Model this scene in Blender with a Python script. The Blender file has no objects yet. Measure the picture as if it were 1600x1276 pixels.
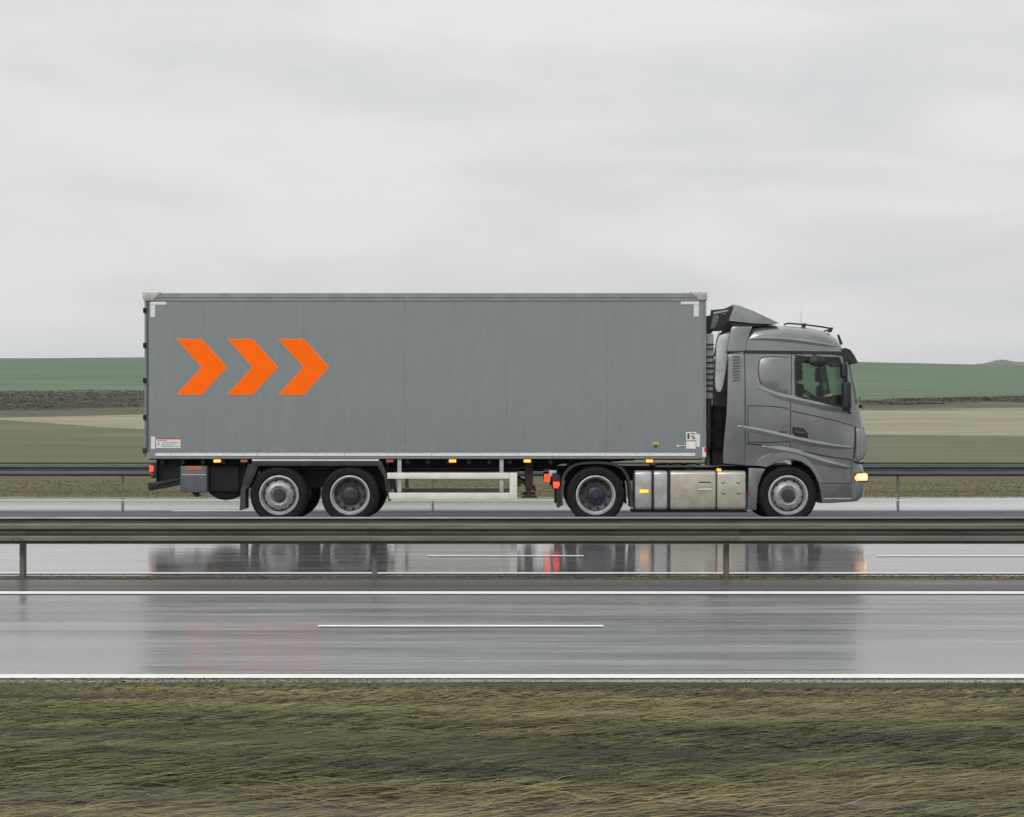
import bpy, bmesh, math, random
import numpy as np
from mathutils import Vector, Matrix
random.seed(7); rng = np.random.default_rng(11)
C = bpy.context.scene
COL = C.collection
R = math.radians

# ------------------------------------------------------------------ camera
CAM_H = 1.729; FPX = 2972.0; HOR = 665.0; D = 33.58; S = FPX / D      # S pixels per metre at the truck's near side
cam_d = bpy.data.cameras.new('camera'); cam = bpy.data.objects.new('camera', cam_d); COL.objects.link(cam)
cam.location = (0, 0, CAM_H); cam.rotation_euler = (R(90), 0, 0)
cam_d.sensor_width = 36; cam_d.lens = FPX / 1600 * 36
cam_d.shift_y = (HOR - 638) / 1600
cam_d.clip_start = 0.1; cam_d.clip_end = 12000
C.camera = cam
# ------------------------------------------------------------------ sky
SUN_EL, SUN_AZ = R(38), R(200)
w = bpy.data.worlds.new('World'); C.world = w; w.use_nodes = True
nt = w.node_tree; nt.nodes.clear()
out = nt.nodes.new('ShaderNodeOutputWorld')
sky = nt.nodes.new('ShaderNodeTexSky'); sky.sky_type = 'NISHITA'; sky.sun_disc = False
sky.sun_elevation = SUN_EL; sky.sun_rotation = SUN_AZ; sky.air_density = 2; sky.dust_density = 4
b1 = nt.nodes.new('ShaderNodeBackground'); b1.inputs[1].default_value = 0.1
nt.links.new(sky.outputs[0], b1.inputs[0])
tc = nt.nodes.new('ShaderNodeTexCoord')
mp = nt.nodes.new('ShaderNodeMapping'); mp.inputs['Scale'].default_value = (2.2, 2.2, 8.5); mp.inputs['Rotation'].default_value = (0, R(-9), 0)
nt.links.new(tc.outputs['Generated'], mp.inputs[0])
n1 = nt.nodes.new('ShaderNodeTexNoise'); n1.inputs['Scale'].default_value = 2.6; n1.inputs['Detail'].default_value = 5; n1.inputs['Roughness'].default_value = .5
n1.inputs['Distortion'].default_value = .35
nt.links.new(mp.outputs[0], n1.inputs['Vector'])
cr = nt.nodes.new('ShaderNodeValToRGB')
cr.color_ramp.elements[0].position = .33; cr.color_ramp.elements[0].color = (.655, .665, .685, 1)
cr.color_ramp.elements[1].position = .60; cr.color_ramp.elements[1].color = (.79, .785, .77, 1)
nt.links.new(n1.outputs[0], cr.inputs[0])
b2 = nt.nodes.new('ShaderNodeBackground')
sxy = nt.nodes.new('ShaderNodeSeparateXYZ'); nt.links.new(tc.outputs['Generated'], sxy.inputs[0])
zr = nt.nodes.new('ShaderNodeMapRange'); zr.interpolation_type = 'SMOOTHSTEP'; zr.inputs[1].default_value = .15; zr.inputs[2].default_value = 1; zr.inputs[3].default_value = 1.07; zr.inputs[4].default_value = 1.6
nt.links.new(sxy.outputs['Z'], zr.inputs[0]); nt.links.new(zr.outputs[0], b2.inputs[1])          # an overcast sky brightens gently towards the zenith
nt.links.new(cr.outputs[0], b2.inputs[0])
mx = nt.nodes.new('ShaderNodeMixShader'); mx.inputs[0].default_value = .93
nt.links.new(b1.outputs[0], mx.inputs[1]); nt.links.new(b2.outputs[0], mx.inputs[2]); nt.links.new(mx.outputs[0], out.inputs[0])
sd = bpy.data.lights.new('sun', 'SUN'); sd.energy = 1.5; sd.angle = R(32); sd.color = (1, .97, .92)
so = bpy.data.objects.new('sun', sd); COL.objects.link(so)
az = SUN_AZ; dirv = Vector((math.sin(az) * math.cos(SUN_EL), math.cos(az) * math.cos(SUN_EL), math.sin(SUN_EL)))
so.rotation_euler = dirv.to_track_quat('Z', 'Y').to_euler(); so.location = (0, 0, 60)
vs = C.view_settings; vs.view_transform = 'Standard'; vs.look = 'None'; vs.exposure = 0; vs.gamma = 1; vs.use_curve_mapping = False

# ------------------------------------------------------------------ materials
def mat(name, color, rough=.6, metal=0., color2=None, scale=(1, 1, 1), nscale=5., detail=5, lo=.4, hi=.6, bump=0., bscale=None, bvec=None,
        coat=0., spec=.5, dirt=None, rvar=0., emit=None, estr=0., rrough=.6):
    m = bpy.data.materials.new(name); m.use_nodes = True
    t = m.node_tree; p = t.nodes['Principled BSDF']; L = t.links.new
    p.inputs['Base Color'].default_value = (*color, 1); p.inputs['Roughness'].default_value = rough
    p.inputs['Metallic'].default_value = metal; p.inputs['Coat Weight'].default_value = coat; p.inputs['Specular IOR Level'].default_value = spec
    p.inputs['Coat Roughness'].default_value = .12
    tc = t.nodes.new('ShaderNodeTexCoord'); mp = t.nodes.new('ShaderNodeMapping'); mp.inputs['Scale'].default_value = scale
    L(tc.outputs['Object'], mp.inputs[0])
    last = None
    if color2 is not None:
        n = t.nodes.new('ShaderNodeTexNoise'); n.inputs['Scale'].default_value = nscale; n.inputs['Detail'].default_value = detail; n.inputs['Roughness'].default_value = rrough
        L(mp.outputs[0], n.inputs['Vector'])
        r = t.nodes.new('ShaderNodeValToRGB'); r.color_ramp.elements[0].position = lo; r.color_ramp.elements[1].position = hi
        r.color_ramp.elements[0].color = (*color, 1); r.color_ramp.elements[1].color = (*color2, 1)
        L(n.outputs[0], r.inputs[0]); last = r.outputs[0]
        if rvar:
            mr = t.nodes.new('ShaderNodeMapRange'); mr.inputs[1].default_value = lo; mr.inputs[2].default_value = hi
            mr.inputs[3].default_value = max(.02, rough - rvar); mr.inputs[4].default_value = min(1, rough + rvar)
            L(n.outputs[0], mr.inputs[0]); L(mr.outputs[0], p.inputs['Roughness'])
    if dirt:                         # dirt=(color, ztop, zbottom): road film below ztop (object space), broken by noise
        dc, zt, zb, amt = dirt
        sx = t.nodes.new('ShaderNodeSeparateXYZ'); L(tc.outputs['Object'], sx.inputs[0])
        mr = t.nodes.new('ShaderNodeMapRange'); mr.inputs[1].default_value = zt; mr.inputs[2].default_value = zb; mr.inputs[3].default_value = 0; mr.inputs[4].default_value = amt
        L(sx.outputs['Z'], mr.inputs[0])
        n = t.nodes.new('ShaderNodeTexNoise'); n.inputs['Scale'].default_value = 3.; n.inputs['Detail'].default_value = 8; n.inputs['Roughness'].default_value = .7
        L(tc.outputs['Object'], n.inputs['Vector'])
        mu = t.nodes.new('ShaderNodeMath'); mu.operation = 'MULTIPLY'; L(mr.outputs[0], mu.inputs[0])
        m2 = t.nodes.new('ShaderNodeMapRange'); m2.inputs[1].default_value = .3; m2.inputs[2].default_value = .7; L(n.outputs[0], m2.inputs[0]); L(m2.outputs[0], mu.inputs[1])
        mixn = t.nodes.new('ShaderNodeMix'); mixn.data_type = 'RGBA'
        L(mu.outputs[0], mixn.inputs['Factor'])
        if last: L(last, mixn.inputs['A'])
        else: mixn.inputs['A'].default_value = (*color, 1)
        mixn.inputs['B'].default_value = (*dc, 1); last = mixn.outputs['Result']
    if last: L(last, p.inputs['Base Color'])
    if bump:
        n = t.nodes.new('ShaderNodeTexNoise'); n.inputs['Scale'].default_value = bscale or 40; n.inputs['Detail'].default_value = 4
        if bvec:
            m3 = t.nodes.new('ShaderNodeMapping'); m3.inputs['Scale'].default_value = bvec; L(tc.outputs['Object'], m3.inputs[0]); L(m3.outputs[0], n.inputs['Vector'])
        else: L(mp.outputs[0], n.inputs['Vector'])
        b = t.nodes.new('ShaderNodeBump'); b.inputs['Strength'].default_value = bump; b.inputs['Distance'].default_value = .02
        L(n.outputs[0], b.inputs['Height']); L(b.outputs[0], p.inputs['Normal'])
    if emit:
        p.inputs['Emission Color'].default_value = (*emit, 1); p.inputs['Emission Strength'].default_value = estr
    return m

GRIME = (.085, .08, .068)
M = {}
M['paint'] = mat('cab_paint', (.190, .203, .212), .26, .66, (.22, .232, .24), nscale=2.5, coat=.7, dirt=(GRIME, 1.6, .3, .75), bump=.04, bscale=3)
M['paint_dark'] = mat('cab_plastic', (.055, .058, .063), .5, 0, (.08, .083, .088), nscale=6, dirt=(GRIME, 1.2, .2, .7))
M['box'] = mat('trailer_panel', (.178, .206, .213), .42, 0, (.202, .231, .237), scale=(2.6, 1, .5), nscale=6, detail=12, lo=.3, hi=.7, rvar=.08, dirt=((.13, .14, .137), 2.4, 1.1, .5), bump=.05, bscale=2.2, rrough=.68)
M['box_rail'] = mat('trailer_rail', (.20, .222, .226), .4, .2, (.25, .268, .27), nscale=3, dirt=(GRIME, 1.4, 1.1, .3))
M['box_edge'] = mat('trailer_edge', (.06, .068, .07), .5, .1)
M['cast'] = mat('corner_aluminium', (.50, .49, .46), .45, .3, (.36, .35, .32), nscale=9)
M['tape'] = mat('reflective_tape', (.68, .70, .71), .45, 0, (.56, .58, .585), nscale=14, lo=.35, hi=.7)
M['white'] = mat('white_label', (.72, .72, .70), .5, 0, (.6, .6, .58), nscale=12)
M['cream'] = mat('guard_rail_paint', (.74, .73, .69), .45, 0, (.64, .63, .585), nscale=4, dirt=((.36, .35, .31), .95, .4, .5))
M['orange'] = mat('orange_film', (1., .15, .001), .7, 0, (.97, .138, .001), nscale=4, spec=.12)
M['orange_edge'] = mat('orange_film_edge', (.95, .25, .13), .45)
M['black'] = mat('black_chassis', (.007, .0075, .0085), .7, 0, (.015, .015, .016), nscale=5, spec=.25, dirt=((.03, .028, .025), 1.1, .3, .5))
M['plastic'] = mat('black_plastic', (.013, .014, .016), .5, 0, (.024, .025, .028), nscale=8, spec=.3)
M['fender'] = mat('mudguard_plastic', (.014, .016, .02), .45, 0, (.026, .028, .032), nscale=5, spec=.35, dirt=((.08, .078, .07), 1.2, .4, .6))
M['rubber'] = mat('tyre_rubber', (.006, .0065, .0075), .78, 0, (.013, .013, .014), nscale=9, spec=.25, bump=.15, bscale=60)
M['rim_light'] = mat('rim_steel_light', (.40, .415, .415), .42, .3, (.17, .17, .165), nscale=7, lo=.35, hi=.8)
M['rim_ring'] = mat('rim_ring', (.50, .52, .53), .36, .45, (.26, .27, .27), nscale=8, lo=.45, hi=.8)
M['rim_dark'] = mat('rim_dark', (.035, .035, .037), .5, .3, (.075, .073, .07), nscale=9)
M['hub_dark'] = mat('hub_dark', (.028, .027, .030), .5, .3, (.05, .047, .045), nscale=9)
M['hub_blue'] = mat('hub_blue', (.018, .022, .05), .45, .3, (.03, .034, .06), nscale=9)
M['steel'] = mat('tank_steel', (.52, .49, .43), .36, .45, (.36, .335, .28), nscale=3.5, detail=9, lo=.35, hi=.7, bump=.12, bscale=6, dirt=((.20, .18, .14), .9, .2, .7))
M['alu'] = mat('tank_alu', (.47, .485, .49), .36, .4, (.36, .37, .37), nscale=4, dirt=(GRIME, .9, .2, .5))
M['grey_box'] = mat('grey_locker', (.075, .082, .094), .5, 0, (.10, .106, .118), nscale=5)
M['rust'] = mat('rusty_steel', (.045, .018, .015), .7, .1, (.03, .022, .02), nscale=14)
M['cable'] = mat('red_cable', (.22, .02, .015), .5)
M['amber_on'] = mat('amber_lamp_lit', (.9, .3, .02), .3, emit=(1, .36, .02), estr=1.9)
M['amber_off'] = mat('amber_lamp_unlit', (.38, .13, .03), .35)
M['red_on'] = mat('red_lamp_lit', (.9, .04, .02), .3, emit=(1, .045, .02), estr=2.2)
M['red_off'] = mat('red_lamp_unlit', (.22, .015, .015), .3)
M['head_on'] = mat('headlamp_lit', (1, .75, .4), .2, emit=(1, .82, .55), estr=3)
M['head_glow'] = mat('headlamp_glass', (1, .6, .25), .2, emit=(1, .52, .16), estr=.95)
M['head_amber'] = mat('indicator_lit', (1, .45, .1), .3, emit=(1, .38, .05), estr=1.2)
M['yellow'] = mat('yellow_cloth', (.85, .5, .06), .7)
M['blue'] = mat('blue_print', (.03, .06, .35), .5)
M['redprint'] = mat('red_print', (.55, .03, .03), .5)
M['blackprint'] = mat('black_print', (.02, .02, .02), .5)
M['yellowprint'] = mat('yellow_print', (.5, .38, .04), .5)
M['light_panel'] = mat('light_panel', (.42, .44, .45), .4, .2, (.34, .36, .37), nscale=3)
M['seat'] = mat('seat_fabric', (.014, .015, .017), .9, spec=.1)
M['interior'] = mat('interior_trim', (.012, .013, .014), .8, spec=.2)
M['chrome'] = mat('chrome', (.5, .5, .5), .2, .9)
M['galv'] = mat('weathered_galvanised', (.185, .20, .165), .42, .60, (.11, .115, .09), scale=(.22, 2, 2), nscale=4, detail=8, lo=.35, hi=.68, rvar=.06, bump=.06)
M['galv_far'] = mat('wet_galvanised', (.14, .155, .165), .36, .6, (.09, .10, .108), scale=(.22, 2, 2), nscale=4, detail=8, lo=.35, hi=.68, rvar=.06)
M['post'] = mat('galvanised_post', (.16, .165, .15), .5, .3, (.10, .10, .09), nscale=7)
M['line'] = mat('road_paint', (.78, .77, .72), .5, 0, (.50, .49, .46), scale=(.6, 3, 1), nscale=11, detail=9, lo=.48, hi=.8, spec=.4)

def glass_mat():
    m = bpy.data.materials.new('tinted_window_glass'); m.use_nodes = True; t = m.node_tree; t.nodes.clear(); L = t.links.new
    o = t.nodes.new('ShaderNodeOutputMaterial'); tr = t.nodes.new('ShaderNodeBsdfTransparent'); tr.inputs[0].default_value = (.60, .72, .64, 1)
    gl = t.nodes.new('ShaderNodeBsdfGlossy'); gl.inputs['Roughness'].default_value = .03; gl.inputs[0].default_value = (.9, .95, .92, 1)
    fr = t.nodes.new('ShaderNodeLayerWeight'); fr.inputs[0].default_value = .5
    pw = t.nodes.new('ShaderNodeMath'); pw.operation = 'POWER'; pw.inputs[1].default_value = 5; L(fr.outputs['Facing'], pw.inputs[0])
    ad = t.nodes.new('ShaderNodeMath'); ad.operation = 'MULTIPLY_ADD'; ad.inputs[1].default_value = .6; ad.inputs[2].default_value = .035; L(pw.outputs[0], ad.inputs[0])
    mx = t.nodes.new('ShaderNodeMixShader'); L(ad.outputs[0], mx.inputs[0]); L(tr.outputs[0], mx.inputs[1]); L(gl.outputs[0], mx.inputs[2]); L(mx.outputs[0], o.inputs[0])
    return m
M['glass'] = glass_mat()

def wet_road(name, base, base2, r_lo, r_hi, bumpy=True):
    """wet asphalt: a film of water whose smoothness varies in long wheel tracks running with the traffic"""
    m = bpy.data.materials.new(name); m.use_nodes = True; t = m.node_tree; p = t.nodes['Principled BSDF']; L = t.links.new
    tc = t.nodes.new('ShaderNodeTexCoord')
    def noise(scale, ns, det, rough=.6):
        mp = t.nodes.new('ShaderNodeMapping'); mp.inputs['Scale'].default_value = scale; L(tc.outputs['Object'], mp.inputs[0])
        n = t.nodes.new('ShaderNodeTexNoise'); n.inputs['Scale'].default_value = ns; n.inputs['Detail'].default_value = det; n.inputs['Roughness'].default_value = rough
        L(mp.outputs[0], n.inputs['Vector']); return n.outputs[0]
    def rng_(src, a, b, c, d):
        r = t.nodes.new('ShaderNodeMapRange'); r.inputs[1].default_value = a; r.inputs[2].default_value = b; r.inputs[3].default_value = c; r.inputs[4].default_value = d
        L(src, r.inputs[0]); return r.outputs[0]
    tracks = noise((.09, 1.0, 1), 1.9, 6)
    fine = noise((.22, 3.0, 1), 3.2, 9, .74)
    mixf = t.nodes.new('ShaderNodeMath'); mixf.operation = 'ADD'
    L(rng_(tracks, .35, .65, 0, .6), mixf.inputs[0]); L(rng_(fine, .35, .65, 0, .4), mixf.inputs[1])
    L(rng_(mixf.outputs[0], 0, 1, r_lo, r_hi), p.inputs['Roughness'])
    col = t.nodes.new('ShaderNodeMix'); col.data_type = 'RGBA'; L(mixf.outputs[0], col.inputs['Factor'])
    col.inputs['A'].default_value = (*base, 1); col.inputs['B'].default_value = (*base2, 1); L(col.outputs['Result'], p.inputs['Base Color'])
    p.inputs['Specular IOR Level'].default_value = .6; p.inputs['IOR'].default_value = 1.5
    if bumpy:
        g = noise((1, 1, 1), 55, 3)
        b = t.nodes.new('ShaderNodeBump'); b.inputs['Distance'].default_value = .002; b.inputs['Strength'].default_value = .04
        L(g, b.inputs['Height']); L(b.outputs[0], p.inputs['Normal'])
    return m
M['road_far'] = wet_road('wet_asphalt_far', (.085, .09, .093), (.15, .155, .158), .045, .15)
M['road_near'] = wet_road('wet_asphalt_near', (.11, .116, .122), (.27, .28, .286), .115, .34)

def ground_mat(name, cols, sc, ns=1., rough=.9, bump=.0, sc2=None, ns2=6.):
    """three tone soil / grass cover with broad and fine variation"""
    m = bpy.data.materials.new(name); m.use_nodes = True; t = m.node_tree; p = t.nodes['Principled BSDF']; L = t.links.new
    p.inputs['Roughness'].default_value = rough; p.inputs['Specular IOR Level'].default_value = .25
    tc = t.nodes.new('ShaderNodeTexCoord'); mp = t.nodes.new('ShaderNodeMapping'); mp.inputs['Scale'].default_value = sc; L(tc.outputs['Object'], mp.inputs[0])
    n = t.nodes.new('ShaderNodeTexNoise'); n.inputs['Scale'].default_value = ns; n.inputs['Detail'].default_value = 8; n.inputs['Roughness'].default_value = .62; L(mp.outputs[0], n.inputs['Vector'])
    r = t.nodes.new('ShaderNodeValToRGB'); e = r.color_ramp.elements; e[0].position = .34; e[1].position = .66; e[0].color = (*cols[0], 1); e[1].color = (*cols[2], 1)
    k = e.new(.5); k.color = (*cols[1], 1); L(n.outputs[0], r.inputs[0])
    mp2 = t.nodes.new('ShaderNodeMapping'); mp2.inputs['Scale'].default_value = sc2 or sc; L(tc.outputs['Object'], mp2.inputs[0])
    n2 = t.nodes.new('ShaderNodeTexNoise'); n2.inputs['Scale'].default_value = ns2; n2.inputs['Detail'].default_value = 6; L(mp2.outputs[0], n2.inputs['Vector'])
    mr = t.nodes.new('ShaderNodeMapRange'); mr.inputs[1].default_value = .3; mr.inputs[2].default_value = .7; mr.inputs[3].default_value = .72; mr.inputs[4].default_value = 1.28; L(n2.outputs[0], mr.inputs[0])
    mul = t.nodes.new('ShaderNodeVectorMath'); mul.operation = 'SCALE'; L(r.outputs[0], mul.inputs[0]); L(mr.outputs[0], mul.inputs['Scale']); L(mul.outputs[0], p.inputs['Base Color'])
    if bump:
        b = t.nodes.new('ShaderNodeBump'); b.inputs['Strength'].default_value = bump; b.inputs['Distance'].default_value = .1; L(n2.outputs[0], b.inputs['Height']); L(b.outputs[0], p.inputs['Normal'])
    return m

# ------------------------------------------------------------------ mesh helpers
def X(px): return (px - 800) / S
def Z(py): return CAM_H - (py - HOR) / S
def P(px, py): return (X(px), Z(py))

def bow(v):
    """the cab's sides are gently barrel-shaped and lean in towards the roof and the nose"""
    x, y, z = v; t = y - (D + 1.25)
    if x < X(1120) or z < 1.15: return v
    o = float(np.interp(z, [1.15, 1.5, 1.9, 2.3, 2.7, 3.0, 3.6, 4.2], [0, .018, .024, .012, -.02, -.05, -.10, -.16]))
    u = max(0., (x - X(1262)) / (X(1356) - X(1262))); o -= .07 * u * u * min(1, (z - 1.15) / .6)
    return (x, y + o * max(-1, min(1, t / 1.2)), z)
def bowed(p):
    return p is not None and (p.name.startswith('tractor_unit') or p.name.startswith('cab_body') or p.name.startswith('side_extender') or p.name.startswith('deflector_wing') or p.name.startswith('roof_light'))
class MB:
    def __init__(s): s.v = []; s.f = []
    def add(s, vs, fs):
        o = len(s.v); s.v += [tuple(v) for v in vs]; s.f += [tuple(i + o for i in f) for f in fs]; return s
    def box(s, x0, x1, y0, y1, z0, z1, bev=0.):
        if x0 > x1: x0, x1 = x1, x0
        if y0 > y1: y0, y1 = y1, y0
        if z0 > z1: z0, z1 = z1, z0
        if not bev:
            return s.add([(x, y, z) for x in (x0, x1) for y in (y0, y1) for z in (z0, z1)],
                  [(0, 1, 3, 2), (4, 6, 7, 5), (0, 4, 5, 1), (2, 3, 7, 6), (0, 2, 6, 4), (1, 5, 7, 3)])
        bm = bmesh.new(); bmesh.ops.create_cube(bm, size=1)
        for v in bm.verts: v.co = ((x0 + x1) / 2 + v.co.x * (x1 - x0), (y0 + y1) / 2 + v.co.y * (y1 - y0), (z0 + z1) / 2 + v.co.z * (z1 - z0))
        bmesh.ops.bevel(bm, geom=list(bm.edges), offset=bev, segments=3, affect='EDGES', profile=.5, clamp_overlap=True)
        s.bm(bm); return s
    def bm(s, bm, free=True):
        bm.verts.index_update(); s.add([tuple(v.co) for v in bm.verts], [[v.index for v in f.verts] for f in bm.faces])
        if free: bm.free()
    def prism(s, pts, y0, y1, bev=0., seg=2):
        """pts: list of (x, z) outline; extruded from y0 (near) to y1"""
        bm = bmesh.new(); a = [bm.verts.new((x, y0, z)) for x, z in pts]; f = bm.faces.new(a)
        e = bmesh.ops.extrude_face_region(bm, geom=[f]); vs = [v for v in e['geom'] if isinstance(v, bmesh.types.BMVert)]
        for v in vs: v.co.y = y1
        bmesh.ops.recalc_face_normals(bm, faces=bm.faces)
        if bev:
            ed = [k for k in bm.edges if abs(k.verts[0].co.y - k.verts[1].co.y) < 1e-6]
            bmesh.ops.bevel(bm, geom=ed, offset=bev, segments=seg, affect='EDGES', profile=.5, clamp_overlap=True)
        if max(p[0] for p in pts) > X(1120) and max(p[1] for p in pts) - min(p[1] for p in pts) > .45: cut(bm)
        bmesh.ops.triangulate(bm, faces=[f for f in bm.faces if len(f.verts) > 4])
        s.bm(bm); return s
    def tube(s, pts, r, n=8, cap=True):
        pts = [Vector(p) for p in pts]; rings = []
        for i, p in enumerate(pts):
            t = (pts[min(i + 1, len(pts) - 1)] - pts[max(i - 1, 0)]).normalized()
            up = Vector((0, 0, 1)) if abs(t.z) < .9 else Vector((0, 1, 0)); a = t.cross(up).normalized(); b = t.cross(a)
            rr = r[i] if isinstance(r, (list, tuple)) else r
            rings.append([p + (a * math.cos(2 * math.pi * k / n) + b * math.sin(2 * math.pi * k / n)) * rr for k in range(n)])
        vs = [v for q in rings for v in q]; fs = []
        for i in range(len(pts) - 1):
            for k in range(n): fs.append((i * n + k, i * n + (k + 1) % n, (i + 1) * n + (k + 1) % n, (i + 1) * n + k))
        if cap: fs += [tuple(range(n))[::-1], tuple((len(pts) - 1) * n + k for k in range(n))]
        return s.add(vs, fs)
    def lathe(s, prof, cx, cy, cz, n=48, close=False):
        """prof: list of (radius, y offset); axis along y"""
        vs = []; fs = []; m = len(prof)
        for k in range(n):
            a = 2 * math.pi * k / n
            vs += [(cx + r * math.cos(a), cy + y, cz + r * math.sin(a)) for r, y in prof]
        for k in range(n):
            k2 = (k + 1) % n
            for i in range(m - 1): fs.append((k * m + i, k2 * m + i, k2 * m + i + 1, k * m + i + 1))
            if close: fs.append((k * m + m - 1, k2 * m + m - 1, k2 * m, k * m))
        return s.add(vs, fs)
    def strip(s, pts, width, prof_y, y):
        """ridge along a polyline in the XZ plane; prof_y crest depth (towards camera is negative)"""
        n = len(pts); vs = []
        for i, (x, z) in enumerate(pts):
            k = math.sin(math.pi * min(1, max(0, i / (n - 1) if n > 1 else 0))) ** .5 if n > 2 else 1
            vs += [(x, y, z + width * .45 * (.1 + .9 * k)), (x, y + prof_y * 1.1 * (.02 + .98 * k), z - width * .25 * (.1 + .9 * k)), (x, y, z - width * 1.3 * (.1 + .9 * k))]
        fs = []
        for i in range(n - 1): fs += [(3 * i, 3 * i + 3, 3 * i + 4, 3 * i + 1), (3 * i + 1, 3 * i + 4, 3 * i + 5, 3 * i + 2)]
        return s.add(vs, fs)
    def build(s, name, material, parent=None, smooth=True, angle=35, weld=True, split=False):
        if split:                                            # every loose piece becomes a part of its own
            par = list(range(len(s.v)))
            def find(a):
                while par[a] != a: par[a] = par[par[a]]; a = par[a]
                return a
            for f in s.f:
                for q in f[1:]: par[find(q)] = find(f[0])
            gr = {}
            for f in s.f: gr.setdefault(find(f[0]), []).append(f)
            for fs in gr.values():
                ids = sorted({q for f in fs for q in f}); mp_ = {q: i for i, q in enumerate(ids)}
                p_ = MB(); p_.add([s.v[q] for q in ids], [[mp_[q] for q in f] for f in fs]); o = p_.build(name, material, parent, smooth, angle, weld)
            return o
        me = bpy.data.meshes.new(name); off = wloc(parent) if parent else Vector((0, 0, 0))
        if bowed(parent): s.v = [bow(v) for v in s.v]
        me.from_pydata([(v[0] - off.x, v[1] - off.y, v[2] - off.z) for v in s.v], [], s.f)
        bm = bmesh.new(); bm.from_mesh(me)
        if weld: bmesh.ops.remove_doubles(bm, verts=bm.verts, dist=1e-5)
        bmesh.ops.recalc_face_normals(bm, faces=bm.faces); bm.to_mesh(me); bm.free()
        me.materials.append(M[material] if isinstance(material, str) else material)
        if smooth:
            me.polygons.foreach_set('use_smooth', [True] * len(me.polygons)); me.set_sharp_from_angle(angle=R(angle))
        o = bpy.data.objects.new(name, me); COL.objects.link(o)
        if parent: o.parent = parent
        return o
def wloc(o):
    v = Vector((0, 0, 0))
    while o: v = v + o.location; o = o.parent
    return v
def thing(name, label, cat, loc, group=None):
    o = bpy.data.objects.new(name, None); COL.objects.link(o); o.location = loc; o['label'] = label; o['category'] = cat
    if group: o['group'] = group
    return o
def arc(cx, cy, r, a0, a1, n): return [(cx + r * math.cos(R(a0 + (a1 - a0) * i / n)), cy + r * math.sin(R(a0 + (a1 - a0) * i / n))) for i in range(n + 1)]
def rrect(x0, x1, z0, z1, r, n=4):
    return arc(x1 - r, z1 - r, r, 90, 0, n) + arc(x1 - r, z0 + r, r, 0, -90, n) + arc(x0 + r, z0 + r, r, -90, -180, n) + arc(x0 + r, z1 - r, r, 180, 90, n)
def pxs(*l): return [P(a, b) for a, b in l]
def smooth_pts(pts, n=6):
    """Catmull-Rom through points"""
    o = []; m = len(pts)
    for i in range(m - 1):
        p0, p1, p2, p3 = pts[max(i - 1, 0)], pts[i], pts[i + 1], pts[min(i + 2, m - 1)]
        for k in range(n):
            t = k / n
            o.append(tuple(.5 * (2 * b + (c - a) * t + (2 * a - 5 * b + 4 * c - d) * t * t + (3 * b - a - 3 * c + d) * t ** 3) for a, b, c, d in zip(p0, p1, p2, p3)))
    return o + [pts[-1]]

# ================================================================== THE SETTING
# ground relief: depth -> height (metres), eased between knots
KN = [(-400, 1.5), (-60, .6), (8, .0), (47.4, .0), (60, .0), (75, .03), (92, .05), (200, .42), (300, 4.3), (345, 7.0), (480, 15.8), (600, 23.4), (660, 25.6), (760, 25.), (1100, 4), (2200, -8), (9000, -40)]
kd = np.array([k[0] for k in KN], float); kz = np.array([k[1] for k in KN], float)
def prof(d):
    """monotone cubic-ish smoothing of the knots"""
    d = np.asarray(d, float); acc = 0
    for o_, w_ in ((-12, .25), (0, .5), (12, .25)):
        acc = acc + w_ * np.interp(np.where(d > 110, d + o_, d), kd, kz)
    return acc
def tz(x, d):
    z = prof(d)
    x = np.asarray(x, float); d = np.asarray(d, float)
    far = np.clip((d - 330) / 270, 0, 1) ** 1.3
    z = z - far * (np.clip((x + 20) / 160, 0, 4) ** 1.5) * 2.1 - far * np.clip((-x - 250) / 300, 0, 2) * 6
    und = np.clip((d - 60) / 100, 0, 1)
    z = z + und * .12 * np.sin(x * .045 + d * .03) + far * .5 * np.sin(x * .017 + 1.3) 
    return z
XS = np.concatenate([np.linspace(-6000, -800, 14)[:-1], np.linspace(-800, -160, 24)[:-1], np.linspace(-160, 160, 81), np.linspace(160, 800, 24)[1:], np.linspace(800, 6000, 14)[1:]])
def bandmesh(name, material, lo, hi, rows, label=None):
    """terrain band between depth curves lo(x) and hi(x)"""
    vs = []; n = len(XS)
    for j in range(rows + 1):
        t = j / rows
        for x in XS:
            a, b = lo(x), max(hi(x), lo(x) + .01); d = a + (b - a) * t; vs.append((x, d, float(tz(x, d))))
    fs = [(j * n + i, j * n + i + 1, (j + 1) * n + i + 1, (j + 1) * n + i) for j in range(rows) for i in range(n - 1)]
    me = bpy.data.meshes.new(name); me.from_pydata(vs, [], fs); me.materials.append(material)
    me.polygons.foreach_set('use_smooth', [True] * len(me.polygons))
    o = bpy.data.objects.new(name, me); COL.objects.link(o); o['kind'] = 'structure'
    if label: o['label'] = label
    return o
mVergeFar = ground_mat('far_verge_turf', [(.05, .055, .028), (.085, .082, .04), (.12, .105, .055)], (.06, .5, .5), 1.6, ns2=7, sc2=(.3, 2.5, 1))
mOlive = ground_mat('winter_crop_field', [(.075, .092, .045), (.098, .108, .058), (.135, .132, .08)], (.012, .09, .1), 1.5, ns2=3, sc2=(.02, .35, 1))
mTan = ground_mat('stubble_field', [(.19, .18, .115), (.24, .225, .15), (.285, .27, .185)], (.012, .08, .1), 1.5, ns2=3, sc2=(.03, .3, 1))
mScrub = ground_mat('dead_grass_bank', [(.048, .055, .03), (.075, .078, .045), (.12, .112, .07)], (.02, .12, .1), 2., ns2=4, sc2=(.06, .4, 1))
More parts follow.
